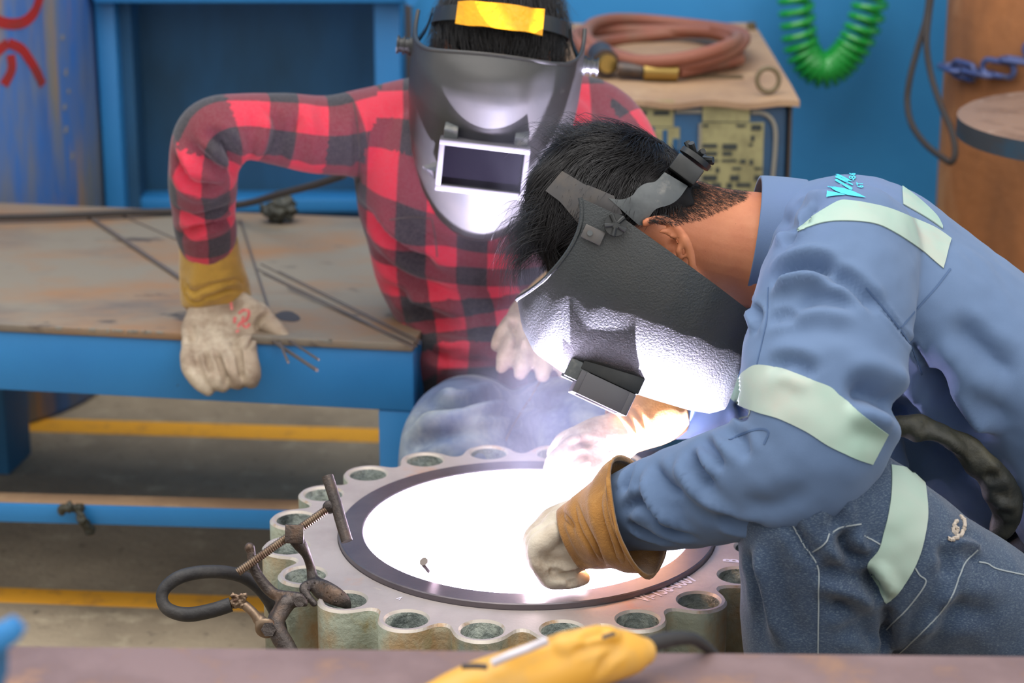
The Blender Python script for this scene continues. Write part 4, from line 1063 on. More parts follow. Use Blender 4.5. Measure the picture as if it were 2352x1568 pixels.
open_tube('glove_cuff', [(478, 556, 3.30, 68, 1), (484, 600, 3.315, 72, .95), (492, 650, 3.335, 79, .85), (498, 690, 3.345, 80, .7), (500, 708, 3.345, 70, .6)], M['suede_yellow'], gl, folds=[([(430, 680), (480, 668), (530, 650), (570, 660)], -.010, .007), ([(420, 640), (440, 680), (470, 690)], -.008, .006), ([(500, 640), (540, 645), (575, 660)], .004, .006), ([(450, 580), (455, 620), (440, 660)], .004, .010)], amp=.02)
# left glove of the rear welder, resting on his knee
g2 = [Loft([(1240, 690, 3.13, 48, .7), (1222, 740, 3.10, 62, .5), (1222, 790, 3.075, 70, .4), (1225, 815, 3.065, 62, .35)], 24, 6, cap=(.5, .4)),
      Loft([(1180, 740, 3.09, 24, 1), (1150, 770, 3.08, 18, 1), (1140, 795, 3.07, 13, 1)], 14, 6), Loft([(1178, 785, 3.07, 24, 1), (1160, 825, 3.055, 22, 1), (1152, 845, 3.05, 16, 1)], 14, 6),
      Loft([(1210, 800, 3.06, 24, 1), (1200, 840, 3.045, 22, 1), (1196, 858, 3.04, 17, 1)], 14, 6), Loft([(1250, 805, 3.06, 24, 1), (1248, 842, 3.045, 22, 1), (1246, 862, 3.04, 17, 1)], 14, 6), Loft([(1285, 800, 3.07, 22, 1), (1292, 838, 3.05, 20, 1), (1296, 858, 3.05, 15, 1)], 14, 6)]
me = remesh(g2, .003, 3); wrinkle(me, [([(1168, 730), (1190, 770), (1185, 800)], -.006, .005), ([(1190, 720), (1200, 770), (1205, 800)], .003, .006)]); fbm_disp(me, .002, 45)
gl = link_mesh('glove', me, M['leather_dirty_dim'], pB)
open_tube('glove_cuff', [(1232, 725, 3.118, 52, .85), (1262, 700, 3.13, 64, 1), (1320, 664, 3.15, 76, 1)], M['suede_yellow'], gl)

# ================================================================ front welder (blue jacket)
hipc = P(2400, 1560, 2.6)
pA = empty('person', (hipc[0], hipc[1], 0), 'person squatting in blue work jacket with pale reflective tape, welding inside the flange', 'person')
torsoA = Loft([(1795, 562, 2.66, 150, 1.25), (1935, 610, 2.65, 222, 1.55), (2085, 700, 2.63, 214, 1.7), (2255, 822, 2.62, 205, 1.65), (2440, 990, 2.62, 215, 1.5), (2560, 1180, 2.62, 215, 1.4)], 40, 7, cap=(.25, .3))
armA = Loft([(1965, 560, 2.50, 150, 1), (1925, 660, 2.44, 180, .9), (1905, 770, 2.41, 185, .85), (1892, 880, 2.385, 190, .8), (1880, 985, 2.37, 178, .8), (1830, 1065, 2.375, 158, .85), (1740, 1098, 2.40, 146, .85), (1620, 1130, 2.45, 130, .9), (1500, 1160, 2.50, 108, 1), (1415, 1182, 2.53, 90, 1)], 32, 7, cap=(.8, .1))
armA2 = Loft([(1880, 580, 2.84, 130, 1), (1800, 760, 2.92, 105, 1), (1690, 880, 2.91, 92, 1), (1600, 925, 2.88, 80, 1), (1520, 950, 2.865, 62, 1)], 24, 6, cap=(.6, .2))
belly_blockA = Loft([(2000, 760, 2.66, 160, 1.2), (2060, 880, 2.68, 160, 1.1), (2120, 1010, 2.70, 150, 1.0), (2260, 1120, 2.70, 130, 1.0)], 24, 5)  # lump added to close the gap where arc light reached the torso
front_blockA = Loft([(1840, 700, 2.68, 140, 1.2), (1900, 860, 2.66, 150, 1.1), (1960, 1010, 2.62, 120, 1.0), (2000, 1080, 2.60, 90, 1.0)], 24, 5)  # unseen panel behind the near arm, added to block arc light
me = remesh([torsoA, armA, armA2, belly_blockA, front_blockA], .0048, 5)
wrinkle(me, [([(1765, 650), (1800, 620), (1840, 606), (1885, 608), (1932, 624)], -.013, .010), ([(1770, 672), (1820, 645), (1870, 640), (1910, 650)], .006, .010), ([(1892, 632), (1943, 642), (1984, 676), (2021, 715)], -.009, .009), ([(1804, 706), (1875, 686), (1926, 690), (1985, 715)], -.006, .009), ([(1763, 738), (1797, 724), (1831, 727)], -.005, .008),
             ([(1760, 845), (1807, 832), (1844, 842), (1880, 864)], -.007, .010), ([(1935, 893), (1994, 900), (2045, 918), (2090, 948)], -.016, .016), ([(1950, 940), (2000, 950), (2040, 975)], .006, .012), ([(1800, 770), (1880, 752), (1960, 775)], -.003, .012), ([(1995, 665), (2045, 726), (2096, 794), (2124, 860), (2116, 940)], -.0035, .004),
             ([(2128, 850), (2160, 905), (2198, 962), (2250, 1020)], -.022, .018), ([(2140, 790), (2210, 850), (2300, 930)], .008, .018), ([(2160, 860), (2230, 930), (2300, 1000)], .008, .012), ([(2180, 720), (2260, 800), (2340, 870)], -.005, .014), ([(1690, 920), (1716, 962)], -.008, .007), ([(1660, 985), (1700, 1010), (1720, 1060)], -.006, .009),
             ([(1585, 1040), (1606, 1080), (1632, 1120)], -.009, .008), ([(1610, 1005), (1640, 1040), (1660, 1080)], -.007, .007), ([(1560, 1045), (1580, 1100), (1620, 1150), (1680, 1190)], .006, .010), ([(1640, 1190), (1700, 1215), (1760, 1215)], -.007, .009), ([(1700, 1150), (1780, 1160), (1860, 1120)], -.004, .014), ([(1431, 1129), (1455, 1071), (1476, 1040)], -.010, .007),
             ([(1428, 1176), (1465, 1154), (1504, 1175), (1547, 1218), (1600, 1240)], -.010, .007), ([(1440, 1200), (1486, 1226), (1547, 1244)], -.007, .006), ([(1480, 1080), (1504, 1132), (1526, 1172), (1562, 1206)], .009, .010), ([(1500, 1070), (1530, 1110), (1570, 1140)], -.006, .008), ([(1830, 470), (1870, 455), (1920, 452)], .004, .012), ([(1790, 500), (1830, 520), (1850, 490), (1880, 475)], -.008, .010), ([(1805, 560), (1825, 530), (1860, 505)], -.008, .010),
             ([(1850, 396), (1880, 392), (1930, 388)], .003, .006), ([(1738, 690), (1728, 720), (1735, 760)], .004, .008), ([(1726, 700), (1745, 730), (1732, 770)], -.006, .005)], 1.45, .85)
fbm_disp(me, .0045, 11); fbm_disp(me, .0016, 42)
jk = link_mesh('jacket', me, M['jacket'], pA); bA = bvh_of(me)
open_tube('collar', [(1724, 548, 2.66, 146, 1.02), (1750, 552, 2.66, 150, 1.02), (1790, 560, 2.66, 155, 1.05), (1815, 566, 2.66, 158, 1.1)], M['jacket'], pA, .004, 56)
# stitched seams
strokes('seam', bA, [[(2183, 617), (2150, 660), (2110, 705), (2070, 752)], ], [4], M['seam_blue'], jk, .0008)
strokes('seam', bA, [[(1990, 660), (2040, 720), (2090, 790), (2118, 860)]], [4], M['seam_blue'], jk, .0008)
strokes('seam', bA, [[(1765, 660), (1760, 740), (1738, 840)]], [3], M['seam_blue'], jk, .0008)
strokes('loose_thread', bA, [[(1724, 930), (1722, 950), (1712, 957), (1696, 961)]], [3], M['tape'], jk, .001)
strokes('grease_mark', bA, [[(1675, 1010), (1710, 994), (1745, 985), (1765, 992), (1755, 1020)]], [5], M['seam_blue'], jk, .0006)
# reflective tape
tp = dict(mat_=M['tape'], parent=pA)
sheet('reflective_tape', bA, [(1690, 872), (1712, 852), (1740, 838), (1790, 846), (1850, 868), (1905, 888), (1932, 912), (1985, 955), (2040, 996)], [(1672, 905), (1686, 922), (1735, 945), (1790, 962), (1850, 990), (1900, 1022), (1940, 1042), (1970, 1055), (2003, 1066)], nu=90, nv=14, **tp)
sheet('reflective_tape', bA, [(1832, 527), (1860, 503), (1891, 483), (1927, 463), (1952, 462), (1993, 468), (2044, 480), (2096, 501), (2140, 520), (2165, 535), (2184, 549)], [(1834, 532), (1860, 521), (1891, 512), (1929, 508), (1982, 510), (2021, 518), (2059, 537), (2095, 560), (2125, 582), (2148, 602), (2166, 617)], nu=80, nv=10, curl=0, **tp)
sheet('reflective_tape', bA, [(2066, 424), (2100, 449), (2130, 475), (2152, 498), (2164, 520)], [(2069, 467), (2090, 479), (2120, 496), (2145, 512), (2164, 526)], nu=40, nv=8, curl=0, **tp)
# embroidered logo and numbers on the back
mb = MB()
def fill(poly, k=5):
    p_ = np.array(poly, float); c = p_.mean(0)
    V = []; Fc = []
    n = len(p_)
    me_ = bmesh.new(); vs = [me_.verts.new((q[0], q[1], 0)) for q in p_]; me_.faces.new(vs)
    bmesh.ops.triangulate(me_, faces=me_.faces[:]); bmesh.ops.subdivide_edges(me_, edges=me_.edges[:], cuts=3, use_grid_fill=True); me_.verts.index_update()
    V = [(v.co.x, v.co.y) for v in me_.verts]; Fc = [[v.index for v in f.verts] for f in me_.faces]; me_.free()
    cast_poly(bA, V, Fc, mb, .0016)
cp_ = lambda pts: [(1860+x*.1531, 370+y*.1531) for x, y in pts]
fill(cp_([(258, 458), (255, 548), (390, 532), (540, 520), (440, 495)]))
fill(cp_([(265, 390), (390, 402), (520, 425), (640, 462), (740, 510), (838, 560), (700, 545), (580, 525), (480, 500), (370, 455)]))
fill(cp_([(385, 290), (410, 285), (640, 420), (635, 450), (600, 442), (385, 308)]))
fill(cp_([(388, 240), (415, 232), (648, 365), (640, 382), (388, 262)]))
fill(cp_([(390, 260), (540, 330), (600, 310), (590, 290), (560, 300), (405, 240)]))
fill(cp_([(345, 190), (430, 210), (560, 275), (640, 318), (600, 318), (370, 215)]))
fill(cp_([(640, 290), (660, 285), (668, 300), (650, 312)]))
def cast_text(txt, o, right, up):
    V, Fc = font_mesh(txt); W = V[:, 0].max(); o, right, up = map(np.array, (o, right, up))
    cast_poly(bA, [o+right*v[0]/W+up*v[1]/.72 for v in V], Fc, mb, .0016)
cast_text('86', cp_([(686, 288)])[0], (0, -16.5), (-15.5, 0)); cast_text('6T', cp_([(800, 415)])[0], (-2, -12), (-14.5, 0))
mb.obj('embroidered_logo', M['logo'], jk, False)
# head, neck, limbs
HS = Frame(P(1432, 482, 2.64), sA, up2, fA)
earp = [(1476, 516, 2.548), (1500, 505, 2.545), (1530, 507, 2.543), (1558, 526, 2.543), (1578, 556, 2.545), (1588, 590, 2.55), (1590, 625, 2.555), (1578, 650, 2.56)]
ear = MB().tube(px_path(earp, 6), .0048, 12)
ear2 = MB().tube(px_path([(1515, 528, 2.546), (1540, 538, 2.545), (1558, 565, 2.547), (1562, 600, 2.552)], 6), .0034, 10)
bodyA = [ell_fr(HS, (0, 0, .005), (.075, .096, .083)), ell_fr(HS, (0, -.075, .055), (.055, .055, .05)), ell_fr(HS, (0, -.03, .105), (.014, .022, .02), 14), ell_fr(HS, (0, -.066, .1), (.022, .006, .012), 14),
         Geo(ear.V, ear.F), Geo(ear2.V, ear2.F), Loft([(1510, 540, 2.574, 26, .3), (1545, 565, 2.573, 36, .25), (1565, 605, 2.574, 24, .3)], 16, 4),
         Loft([(1470, 500, 2.64, 128, 1.1), (1560, 530, 2.645, 122, 1.0), (1650, 556, 2.655, 124, 1.0), (1740, 575, 2.66, 134, 1.0), (1850, 610, 2.66, 150, 1.2)], 32, 6, cap=(.5, .3)),
         thin([(1850, 600, 2.66, 150, 1.3), (2085, 700, 2.63, 180, 1.6), (2255, 822, 2.62, 170, 1.5), (2440, 990, 2.62, 180, 1.4), (2560, 1200, 2.62, 170, 1.3)], .9),
         thin([(1965, 580, 2.5, 95), (1900, 780, 2.41, 90), (1870, 1010, 2.37, 80), (1620, 1130, 2.45, 66), (1415, 1182, 2.53, 46), (1360, 1205, 2.54, 42)], 1),
         thin([(1880, 600, 2.84, 85), (1790, 780, 2.92, 70), (1690, 880, 2.91, 60), (1520, 950, 2.865, 42), (1440, 985, 2.845, 38)], 1),
         thin([(2420, 1540, 2.56, 120), (2160, 1350, 2.46, 105), (1905, 1165, 2.40, 95), (1870, 1500, 2.46, 80), (1890, 2150, 2.56, 52)], 1),
         thin([(2440, 1480, 2.72, 120), (2200, 1280, 2.78, 105), (1950, 1180, 2.82, 95), (1960, 1500, 2.84, 80), (1960, 1960, 2.86, 50)], 1)]
me = remesh(bodyA, .0030, 2); bdA = link_mesh('body', me, M['skin'], pA)
wrinkle(me, [([(1545, 545), (1552, 570), (1550, 595)], -.005, .005)])
MB().tube(px_path([(1579, 570, 2.553), (1585, 586, 2.549), (1592, 603, 2.55)], 4), .0016, 8).obj('earphone_wire', M['white_plastic'], pA)
# hair
cap = remesh([ell_fr(HS, (0, .005, .003), (.080, .097, .091), 44), ell_fr(HS, (0, .052, .03), (.062, .044, .058), 28), ell_fr(HS, (0, -.043, -.022), (.062, .050, .046), 28)], .0036, 3)
fbm_disp(cap, .007, 55)
V = coords(cap); N = normals(cap); rel = V-HS.o; u_ = rel@HS.U; f_ = rel@HS.F
line = np.clip(-.030+1.2*f_, -.11, -.02); low = (u_ < line); V[low] -= N[low]*.016
low = (f_ > .02) & (u_ < .03); V[low] -= N[low]*.016; set_coords(cap, V)
ha = link_mesh('hair', cap, M['scalp'], pA)
def keepA(a, b, c):
    if c > .45 and b < .35: return 0
    if b < -.35+1.2*c*.9: return 0
    return 1.
r0 = scalp(HS, (0, .006, .003), (.0805, .098, .092), 6500, keepA, lambda a, b, c: (.5*math.sin(9*b+4*a), .25+.35*math.sin(7*a+5*c), 1.0), lambda a, b, c: .048 if b > -.1 else (.022 if b > -.42 else .011))
strands('hair_strands', *r0, .10, np.array([0, 0, -.03]), M['hair'], ha, .0006, clump=.22)
# tousled top and the fringe over the forehead
R1, D1, N1, L1 = [], [], [], []
for k in range(700):
    x, y = rngp.gauss(1345, 36), rngp.gauss(330, 18); d_ = nrm(-1.*R_+rngp.uniform(-.5, .45)*U_+rngp.uniform(-.4, .5)*F_)
    R1.append(P(x, y, 2.63+rngp.uniform(-.04, .05))); D1.append(d_); N1.append(U_); L1.append(rngp.uniform(.02, .042))
for k in range(900):
    tq = rngp.random(); x = 1312-72*tq+rngp.gauss(0, 13); y = 470+60*tq+rngp.gauss(0, 26); d_ = nrm(-.62*R_-(.75+rngp.uniform(-.25, .3))*U_+rngp.uniform(-.4, .4)*F_)
    R1.append(P(x, y, 2.635+rngp.uniform(-.05, .05))); D1.append(d_); N1.append(nrm(-.8*R_+.6*U_)); L1.append(rngp.uniform(.03, .062))
for k in range(90):
    x, y = rngp.gauss(1218, 8), rngp.gauss(575, 12); R1.append(P(x, y, 2.63+rngp.uniform(-.03, .03))); D1.append(nrm(-.35*R_-1.*U_+rngp.uniform(-.3, .3)*F_)); N1.append(-R_); L1.append(rngp.uniform(.02, .04))
strands('hair_fringe', R1, D1, N1, L1, .40, np.array([0, 0, -.25]), M['hair'], ha, .0005, clump=.5)
# short fading hair at the nape and above the ear
bBd = bvh_of(bdA.data); bCap = bvh_of(cap); R1, D1, N1, L1 = [], [], [], []
poly = [((1484, 498), (1496, 510)), ((1530, 462), (1545, 516)), ((1580, 440), (1598, 504)), ((1625, 420), (1640, 488)), ((1660, 424), (1680, 470)), ((1700, 436), (1716, 452))]
xs = [p_[0][0] for p_ in poly]; yt = [p_[0][1] for p_ in poly]; xb = [p_[1][0] for p_ in poly]; yb_ = [p_[1][1] for p_ in poly]
for k in range(6500):
    x = rngp.uniform(1486, 1708); a_, b_ = np.interp(x, xs, yt)-16, np.interp(x, xb, yb_); w_ = rngp.random()**1.25; y = a_+(b_-a_)*w_
    h = hit(bBd, x, y)
    if h is None: continue
    g = .8*R_-.45*U_+np.random.normal(0, .25, 3); g = nrm(g-h[1]*(g@h[1])); R1.append(h[0]-h[1]*.0008); D1.append(g); N1.append(h[1]); L1.append(rngp.uniform(.006, .014)*(1.25-.75*w_))
strands('nape_hair', R1, D1, N1, L1, .2, np.zeros(3), M['hair'], ha, .0002, 4, .3)
# head harness of the front helmet
car = remesh([ell_fr(HS, (0, .014, -.006), (.0935, .112, .108), 44)], .004, 1); bC = bvh_of(car)
sheet('headband', bC, [(1292, 393), (1318, 408), (1343, 423), (1375, 438), (1412, 450)], [(1254, 438), (1270, 450), (1288, 464), (1310, 490), (1332, 516)], M['headband'], helA, 30, 10, .001, .002, 0)
sheet('headband_lug', bC, [(1350, 425), (1380, 437), (1410, 450)], [(1335, 500), (1370, 486), (1430, 492)], M['headband'], helA, 20, 8, .002, .002, 0)
sheet('ratchet_arm', bC, [(1398, 455), (1425, 458), (1450, 450), (1465, 432), (1482, 422), (1504, 417), (1524, 397)], [(1466, 516), (1478, 514), (1491, 495), (1506, 479), (1537, 469), (1557, 454), (1576, 428)], M['plastic_grey'], helA, 50, 12, .003, .0022, 0)
h0 = hit(bC, 1548, 408) or (P(1548, 408, 2.58), -F_)
q0 = P(1574, 391, 2.585); ad_ = nrm(.80*R_-.60*U_); bd_ = nrm(.60*R_+.80*U_-.5*F_*0)
cd_ = np.cross(ad_, bd_)
MB().box((-.0175, -.0105, -.018), (.0175, .0105, .022), (q0, ad_, bd_, -F_ if cd_@F_ > 0 else cd_), .002).obj('ratchet_box', M['plastic_black'], helA)
q1 = P(1596, 366, 2.60); mb = MB(); mb.tube([q1-bd_*.002, q1+bd_*.0045], .0200, 26)
for k in range(7):
    a = 2*math.pi*k/7+.3; d_ = math.cos(a)*ad_+math.sin(a)*F_
    mb.tube([q1+bd_*.005+d_*.008, q1+bd_*.011+d_*.020], [.0042, .0036], 8)
mb.obj('ratchet_knob', M['plastic_black'], helA)
# trousers
legA = Loft([(2480, 1600, 2.56, 210, 1), (2330, 1480, 2.51, 190, .95), (2180, 1368, 2.46, 178, .95), (2040, 1258, 2.42, 170, .9), (1925, 1165, 2.40, 160, .9), (1872, 1210, 2.40, 166, .9), (1864, 1320, 2.42, 166, .95), (1872, 1480, 2.45, 166, .95), (1880, 1700, 2.49, 140, 1), (1890, 2000, 2.54, 118, 1), (1890, 2190, 2.57, 108, 1)], 30, 7)
legA2 = Loft([(2480, 1520, 2.72, 200, 1), (2320, 1380, 2.76, 180, 1), (2140, 1260, 2.80, 160, 1), (1980, 1190, 2.82, 140, 1), (1955, 1290, 2.83, 135, 1), (1960, 1600, 2.85, 120, 1), (1960, 1960, 2.87, 100, 1)], 26, 6)
hipA = Ell(P(2520, 1480, 2.64), ((.15, 0, 0), (0, .17, 0), (0, 0, .15)))
me = remesh([legA, legA2, hipA], .0055, 5)
wrinkle(me, [([(2026, 1380), (2038, 1420), (2034, 1460), (2022, 1510)], -.008, .009), ([(1880, 1300), (1930, 1318), (1985, 1345), (2025, 1385)], -.010, .011), ([(1890, 1330), (1950, 1352), (2010, 1400)], .006, .012), ([(1905, 1380), (1960, 1400), (2020, 1440)], -.007, .011), ([(1920, 1440), (1980, 1450), (2020, 1475)], -.006, .010), ([(1942, 1215), (1945, 1250), (1962, 1278), (1990, 1295)], -.013, .010), ([(1965, 1225), (1968, 1250), (1985, 1272)], .007, .008),
             ([(1740, 1250), (1758, 1330), (1772, 1410), (1800, 1490)], .008, .012), ([(1715, 1260), (1740, 1340), (1750, 1430)], -.005, .010), ([(1810, 1190), (1845, 1250), (1876, 1300)], -.006, .008), ([(1990, 1300), (2010, 1340), (2030, 1375)], -.010, .008), ([(2165, 1250), (2180, 1290), (2170, 1330)], -.006, .010), ([(2180, 1240), (2225, 1250), (2255, 1262)], .006, .008), ([(2130, 1420), (2200, 1400), (2300, 1420)], -.005, .014), ([(2100, 1480), (2160, 1400), (2192, 1345)], .006, .010), ([(1905, 1140), (1920, 1180), (1915, 1215)], -.006, .009)], 1.5, .85)
fbm_disp(me, .004, 12); fbm_disp(me, .0014, 46)
tr = link_mesh('trousers', me, M['denim'], pA); bT = bvh_of(me)
sheet('reflective_tape', bT, [(2034, 1032), (2046, 1069), (2047, 1127), (2040, 1181), (2029, 1225), (2018, 1262), (1992, 1302), (2018, 1350), (2031, 1380)], [(2094, 1052), (2113, 1072), (2123, 1105), (2130, 1178), (2123, 1232), (2110, 1280), (2086, 1328), (2052, 1372), (2036, 1384)], M['tape'], pA, 60, 12, .0016, .0012, 0)
for pts in ([(1815, 1195), (1845, 1250), (1878, 1300), (1880, 1380), (1879, 1500)], [(1912, 1222), (1935, 1210), (1978, 1203)], [(1984, 1230), (2004, 1240), (2022, 1250)], [(2246, 1262), (2218, 1290), (2205, 1320), (2180, 1380), (2130, 1440), (2066, 1500)], [(2248, 1290), (2268, 1294), (2290, 1306), (2352, 1320)], [(2102, 1304), (2112, 1320), (2126, 1338), (2090, 1390), (2036, 1446)], [(1866, 1268), (1895, 1248), (1905, 1225)]):
    strokes('stitch_line', bT, [pts], [3.2], M['thread'], tr, .0008)
mbf = MB()
for a in ([(2206, 1186), (2214, 1200), (2212, 1218), (2202, 1234), (2186, 1240), (2177, 1236)], [(2196, 1196), (2190, 1206), (2198, 1216), (2192, 1226)], [(2186, 1212), (2190, 1220)]):
    h = cast(bT, a, 6)
    if len(h) > 2: mbf.tube([q[0]+q[1]*.001+np.random.normal(0, .0007, 3) for q in h], .0022, 7)
o = mbf.obj('frayed_tear', M['fray'], tr); o['kind'] = 'stuff'
me = remesh([Loft([(2040, 985, 2.47, 22, 1), (2090, 978, 2.47, 30, 1), (2150, 992, 2.475, 30, 1), (2205, 1022, 2.48, 30, 1), (2256, 1066, 2.49, 36, 1), (2294, 1120, 2.50, 38, 1), (2312, 1175, 2.52, 36, 1), (2296, 1214, 2.53, 24, 1)], 18, 6)], .004, 2)
wrinkle(me, [([(2090, 985), (2150, 1000), (2200, 1030), (2240, 1075)], .006, .006), ([(2260, 1090), (2290, 1100)], -.006, .006), ([(2280, 1140), (2320, 1140)], -.006, .007), ([(2120, 975), (2135, 1005)], -.005, .006), ([(2290, 1180), (2330, 1185)], -.006, .006)]); fbm_disp(me, .006, 40)
link_mesh('rolled_apron', me, M['dark_cloth'], pA)
for x, y, t in ((1890, 2200, 2.57), (1960, 1960, 2.87)):
    a = P(x, y, t); a[2] = 0
    me = remesh([Ell(a+np.array([-.09, -.01, .035]), ((.10, 0, 0), (0, .045, 0), (0, 0, .035))), Ell(a+np.array([0, 0, .065]), ((.055, 0, 0), (0, .045, 0), (0, 0, .065)))], .006, 3)
    V = coords(me); V[:, 2] = np.maximum(V[:, 2], .0005); set_coords(me, V); link_mesh('boot', me, M['boot'], pA)
# near glove, curled over the rim
fing = []
for k, (dt, dx, dy, r) in enumerate(((.0, 0, 0, 22), (.020, -6, -8, 23), (.042, -10, -18, 22), (.062, -8, -26, 19))):
    fing.append(Loft([(1275+dx, 1225+dy, 2.535+dt, r+4, 1), (1236+dx, 1252+dy, 2.535+dt, r+3, 1), (1238+dx, 1295+dy, 2.538+dt, r, 1), (1262+dx, 1328+dy, 2.545+dt, r-1, 1), (1305+dx, 1334+dy, 2.552+dt, r-3, 1), (1342+dx, 1328+dy, 2.556+dt, r-7, 1)], 18, 6))
g3 = [Loft([(1390, 1195, 2.535, 70, .8), (1340, 1225, 2.545, 76, .6), (1290, 1240, 2.555, 72, .55), (1256, 1252, 2.562, 54, .55)], 26, 6, cap=(.5, .6))]+fing+[
      Loft([(1320, 1180, 2.585, 36, 1), (1268, 1190, 2.60, 28, 1), (1232, 1225, 2.607, 22, 1), (1226, 1255, 2.607, 16, 1)], 16, 6), Loft([(1300, 1270, 2.545, 50, .6), (1270, 1300, 2.55, 40, .6)], 18, 5)]
me = remesh(g3, .0026, 4)
wrinkle(me, [([(1262, 1322), (1300, 1320), (1335, 1305), (1352, 1292)], -.005, .0035), ([(1262, 1318), (1270, 1310), (1300, 1312)], -.003, .003), ([(1300, 1328), (1310, 1336), (1320, 1330)], -.003, .003), ([(1235, 1270), (1262, 1288), (1320, 1290)], -.002, .006), ([(1300, 1240), (1320, 1270), (1340, 1290)], .002, .006)], 1.7); fbm_disp(me, .0016, 60)
gl = link_mesh('glove', me, M['leather'], pA)
open_tube('glove_cuff', [(1312, 1238, 2.545, 74, .85), (1340, 1226, 2.54, 84, .9), (1375, 1212, 2.53, 98, .95), (1412, 1200, 2.522, 120, 1), (1452, 1188, 2.515, 140, 1), (1466, 1184, 2.512, 143, 1)], M['suede'], gl, folds=[([(1320, 1150), (1340, 1210), (1370, 1260), (1385, 1300)], -.006, .005), ([(1350, 1140), (1368, 1200), (1390, 1255), (1400, 1300)], .005, .007), ([(1385, 1120), (1395, 1190), (1415, 1250), (1430, 1300)], -.005, .005), ([(1290, 1180), (1310, 1200), (1322, 1215)], -.004, .004)], amp=.035)
# far glove, in the darker leather to tone down the arc's overexposure
g4 = [Loft([(1460, 975, 2.85, 50, .8), (1410, 1005, 2.84, 60, .6), (1350, 1030, 2.83, 62, .5), (1310, 1050, 2.825, 50, .5)], 24, 6, cap=(.5, .5)),
      Loft([(1318, 1020, 2.81, 24, 1), (1280, 1055, 2.805, 23, 1), (1266, 1090, 2.81, 21, 1), (1272, 1118, 2.82, 17, 1)], 16, 6), Loft([(1340, 1050, 2.82, 24, 1), (1310, 1075, 2.81, 23, 1), (1292, 1100, 2.815, 20, 1), (1290, 1125, 2.825, 16, 1)], 16, 6),
      Loft([(1370, 1065, 2.825, 24, 1), (1345, 1088, 2.82, 22, 1), (1325, 1110, 2.825, 19, 1), (1322, 1132, 2.835, 15, 1)], 16, 6), Loft([(1395, 1070, 2.84, 22, 1), (1375, 1098, 2.835, 20, 1), (1360, 1122, 2.84, 15, 1)], 16, 6),
      Loft([(1350, 1000, 2.86, 28, 1), (1300, 1010, 2.875, 22, 1), (1270, 1040, 2.88, 17, 1)], 16, 6)]
me = remesh(g4, .003, 3); wrinkle(me, [([(1305, 1030), (1330, 1018), (1365, 1015)], -.005, .005), ([(1300, 1080), (1330, 1050), (1360, 1040)], -.004, .005)]); fbm_disp(me, .002, 50)
gl = link_mesh('glove', me, M['leather_dirty_dim'], pA); b4 = bvh_of(me)
strokes('ink_stamp', b4, [[(1396, 1042), (1408, 1046), (1402, 1038)]], [7], M['red_ink'], gl, .0008)
open_tube('glove_cuff', [(1425, 990, 2.84, 60, .95), (1470, 962, 2.85, 72, .95), (1512, 940, 2.86, 78, 1), (1545, 930, 2.868, 74, 1)], M['suede'], gl, folds=[([(1440, 930), (1470, 980), (1480, 1030)], -.006, .006)], amp=.02)
# ================================================================ foreground
zb = PZ(1176, 1492, .634)[2]
ea, eb = PZ(-60, 1481, .634), PZ(2412, 1506, .634); d_ = nrm(eb-ea); nn_ = np.array([d_[1], -d_[0], 0])
fgf = ((ea+eb)/2*np.array([1, 1, 0]), d_, nn_, np.array([0, 0, 1.]))
beam = empty('steel_beam', (ea+eb)/2*np.array([1, 1, 0]), 'rusty reddish steel beam across the bottom of the picture with a yellow tool lying on it', 'beam')
MB().box((-1.1, 0, .622), (1.1, .22, .634), fgf, .002).obj('top_flange', M['beam_rust'], beam)
MB().box((-1.1, .105, .03), (1.1, .115, .6215), fgf, .0).obj('web', M['beam_rust'], beam, False)
MB().box((-1.1, 0, 0), (1.1, .22, .0295), fgf, .002).obj('bottom_flange', M['beam_rust'], beam)
# yellow power tool
tool = empty('angle_grinder', PZ(1280, 1540, .634), 'blurred yellow power tool with black cord lying on the rusty beam', 'power tool')
tt = 1.80
me = remesh([Loft([(960, 1650, 1.78, 60, 1), (1080, 1595, 1.79, 70, 1), (1200, 1560, 1.80, 76, 1), (1300, 1525, 1.81, 72, 1), (1390, 1505, 1.82, 66, 1), (1450, 1500, 1.83, 50, 1), (1478, 1496, 1.835, 34, 1)], 28, 8),
             Loft([(1290, 1490, 1.80, 40, 1.2), (1390, 1462, 1.81, 28, 1.4), (1420, 1465, 1.815, 14, 1.4)], 16, 5)], .0025, 4)
wrinkle(me, [([(1330, 1470), (1400, 1448)], -.004, .004), ([(1310, 1500), (1370, 1482), (1430, 1475)], -.003, .0035), ([(1140, 1520), (1210, 1500), (1290, 1478)], .003, .006), ([(1370, 1560), (1395, 1510), (1440, 1480)], -.003, .004)])
link_mesh('housing', me, M['tool_yellow'], tool)
bt = bvh_of(me)
strokes('grip_slot', bt, [[(1383, 1464), (1412, 1454)]], [9], M['tool_dark'], tool, .0008)
px_tube('guard_plate', [(1130, 1523, 1.765), (1170, 1505, 1.765), (1215, 1488, 1.77), (1258, 1470, 1.77)], 10, M['tool_grey'], tool)
px_tube('lock_pin', [(1060, 1530, 1.76), (1090, 1529, 1.76), (1120, 1531, 1.76)], 7, M['tool_dark'], tool)
px_tube('power_cord', [(1470, 1490, 1.84), (1510, 1474, 1.85), (1555, 1466, 1.86), (1588, 1466, 1.87), (1612, 1478, 1.885), (1640, 1502, 1.90), (1680, 1560, 1.90)], [21, 20, 17, 15, 13, 12, 12], M['rubber'], tool)
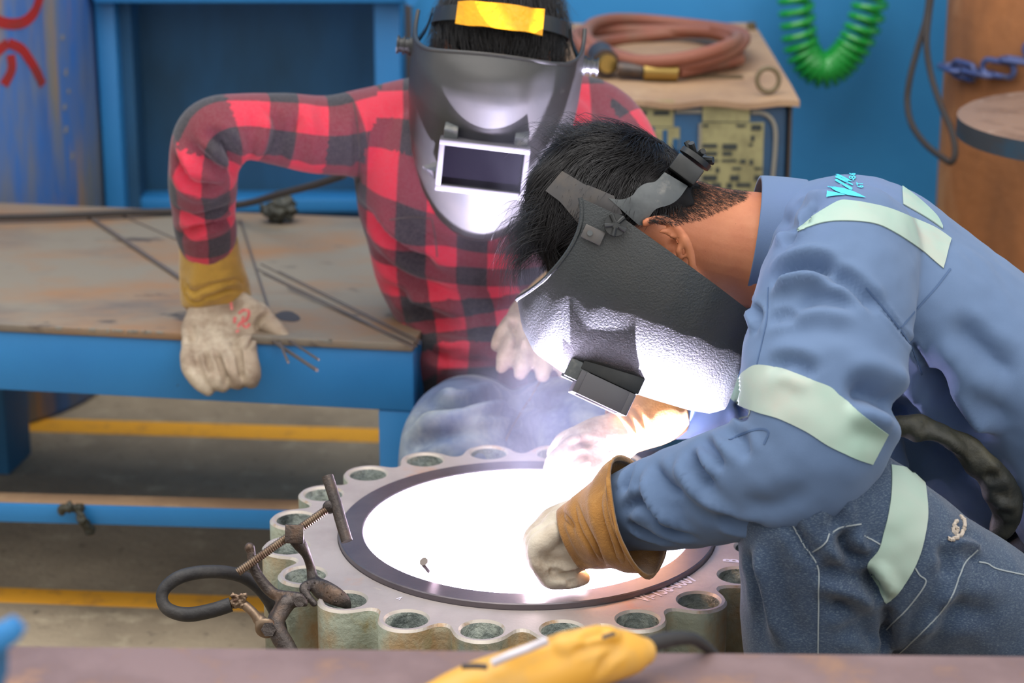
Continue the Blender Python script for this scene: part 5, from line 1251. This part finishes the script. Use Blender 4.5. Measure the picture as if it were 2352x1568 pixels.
# blue handle at the left
bh = empty('blue_handle', P(20, 1490, 1.35), 'out of focus blue painted lever handle at the bottom left corner', 'handle')
px_tube('grip', [(-60, 1494, 1.35), (-20, 1474, 1.35), (20, 1450, 1.35), (44, 1428, 1.35)], [30, 32, 30, 22], M['blue_paint'], bh, 16)
px_tube('stem', [(-8, 1470, 1.36), (-2, 1540, 1.36), (-8, 1640, 1.36), (-10, 2600, 1.40)], [26, 20, 18, 18], M['blue_dark'], bh, 14)
# ---------------------------------------------------------------- welding smoke rising from the bore
def smoke():
    me = remesh([Ell((.05, 2.54, .40), ((.15, 0, 0), (0, .15, 0), (0, 0, .10))), Ell((.05, 2.60, .53), ((.15, 0, 0), (0, .13, 0), (0, 0, .12))), Ell((.03, 2.70, .68), ((.16, 0, 0), (0, .12, 0), (0, 0, .13))),
                 Ell((.06, 2.76, .82), ((.18, 0, 0), (0, .10, 0), (0, 0, .12)))], .02, 6)
    q = NT('smoke'); t = q.t; t.nodes.remove(q.b)
    v = q.n('ShaderNodeVolumePrincipled'); v.inputs['Color'].default_value = (.82, .86, 1, 1); v.inputs['Anisotropy'].default_value = .2
    n = q.noise(q.coord((1, 1, .7)), 9, 3, .55, .40, .68)
    tc = q.n('ShaderNodeTexCoord'); sp = q.n('ShaderNodeSeparateXYZ'); q.l(tc.outputs['Object'], sp.inputs[0])
    dx = q.math('SUBTRACT', sp.outputs[0], .05); dy = q.math('SUBTRACT', q.math('SUBTRACT', sp.outputs[1], q.math('MULTIPLY', sp.outputs[2], .5)), 2.35)
    r = q.math('SQRT', q.math('ADD', q.math('MULTIPLY', dx, dx), q.math('MULTIPLY', dy, dy)))
    def ramp(val, a, b):
        x = q.n('ShaderNodeMapRange', interpolation_type='SMOOTHSTEP'); x.inputs['From Min'].default_value = a; x.inputs['From Max'].default_value = b; q.l(val, x.inputs['Value']); return x.outputs[0]
    fall = q.math('MULTIPLY', ramp(r, .15, .03), ramp(sp.outputs[2], .93, .80))
    q.l(q.math('MULTIPLY', q.math('MULTIPLY', n, fall), .50), v.inputs['Density'])
    q.l(v.outputs[0], t.nodes['Material Output'].inputs['Volume'])
    o = link_mesh('smoke', me, q.m); tag(o, 'thin bluish welding smoke rising from the bright flange bore', 'smoke', kind='stuff')
smoke()
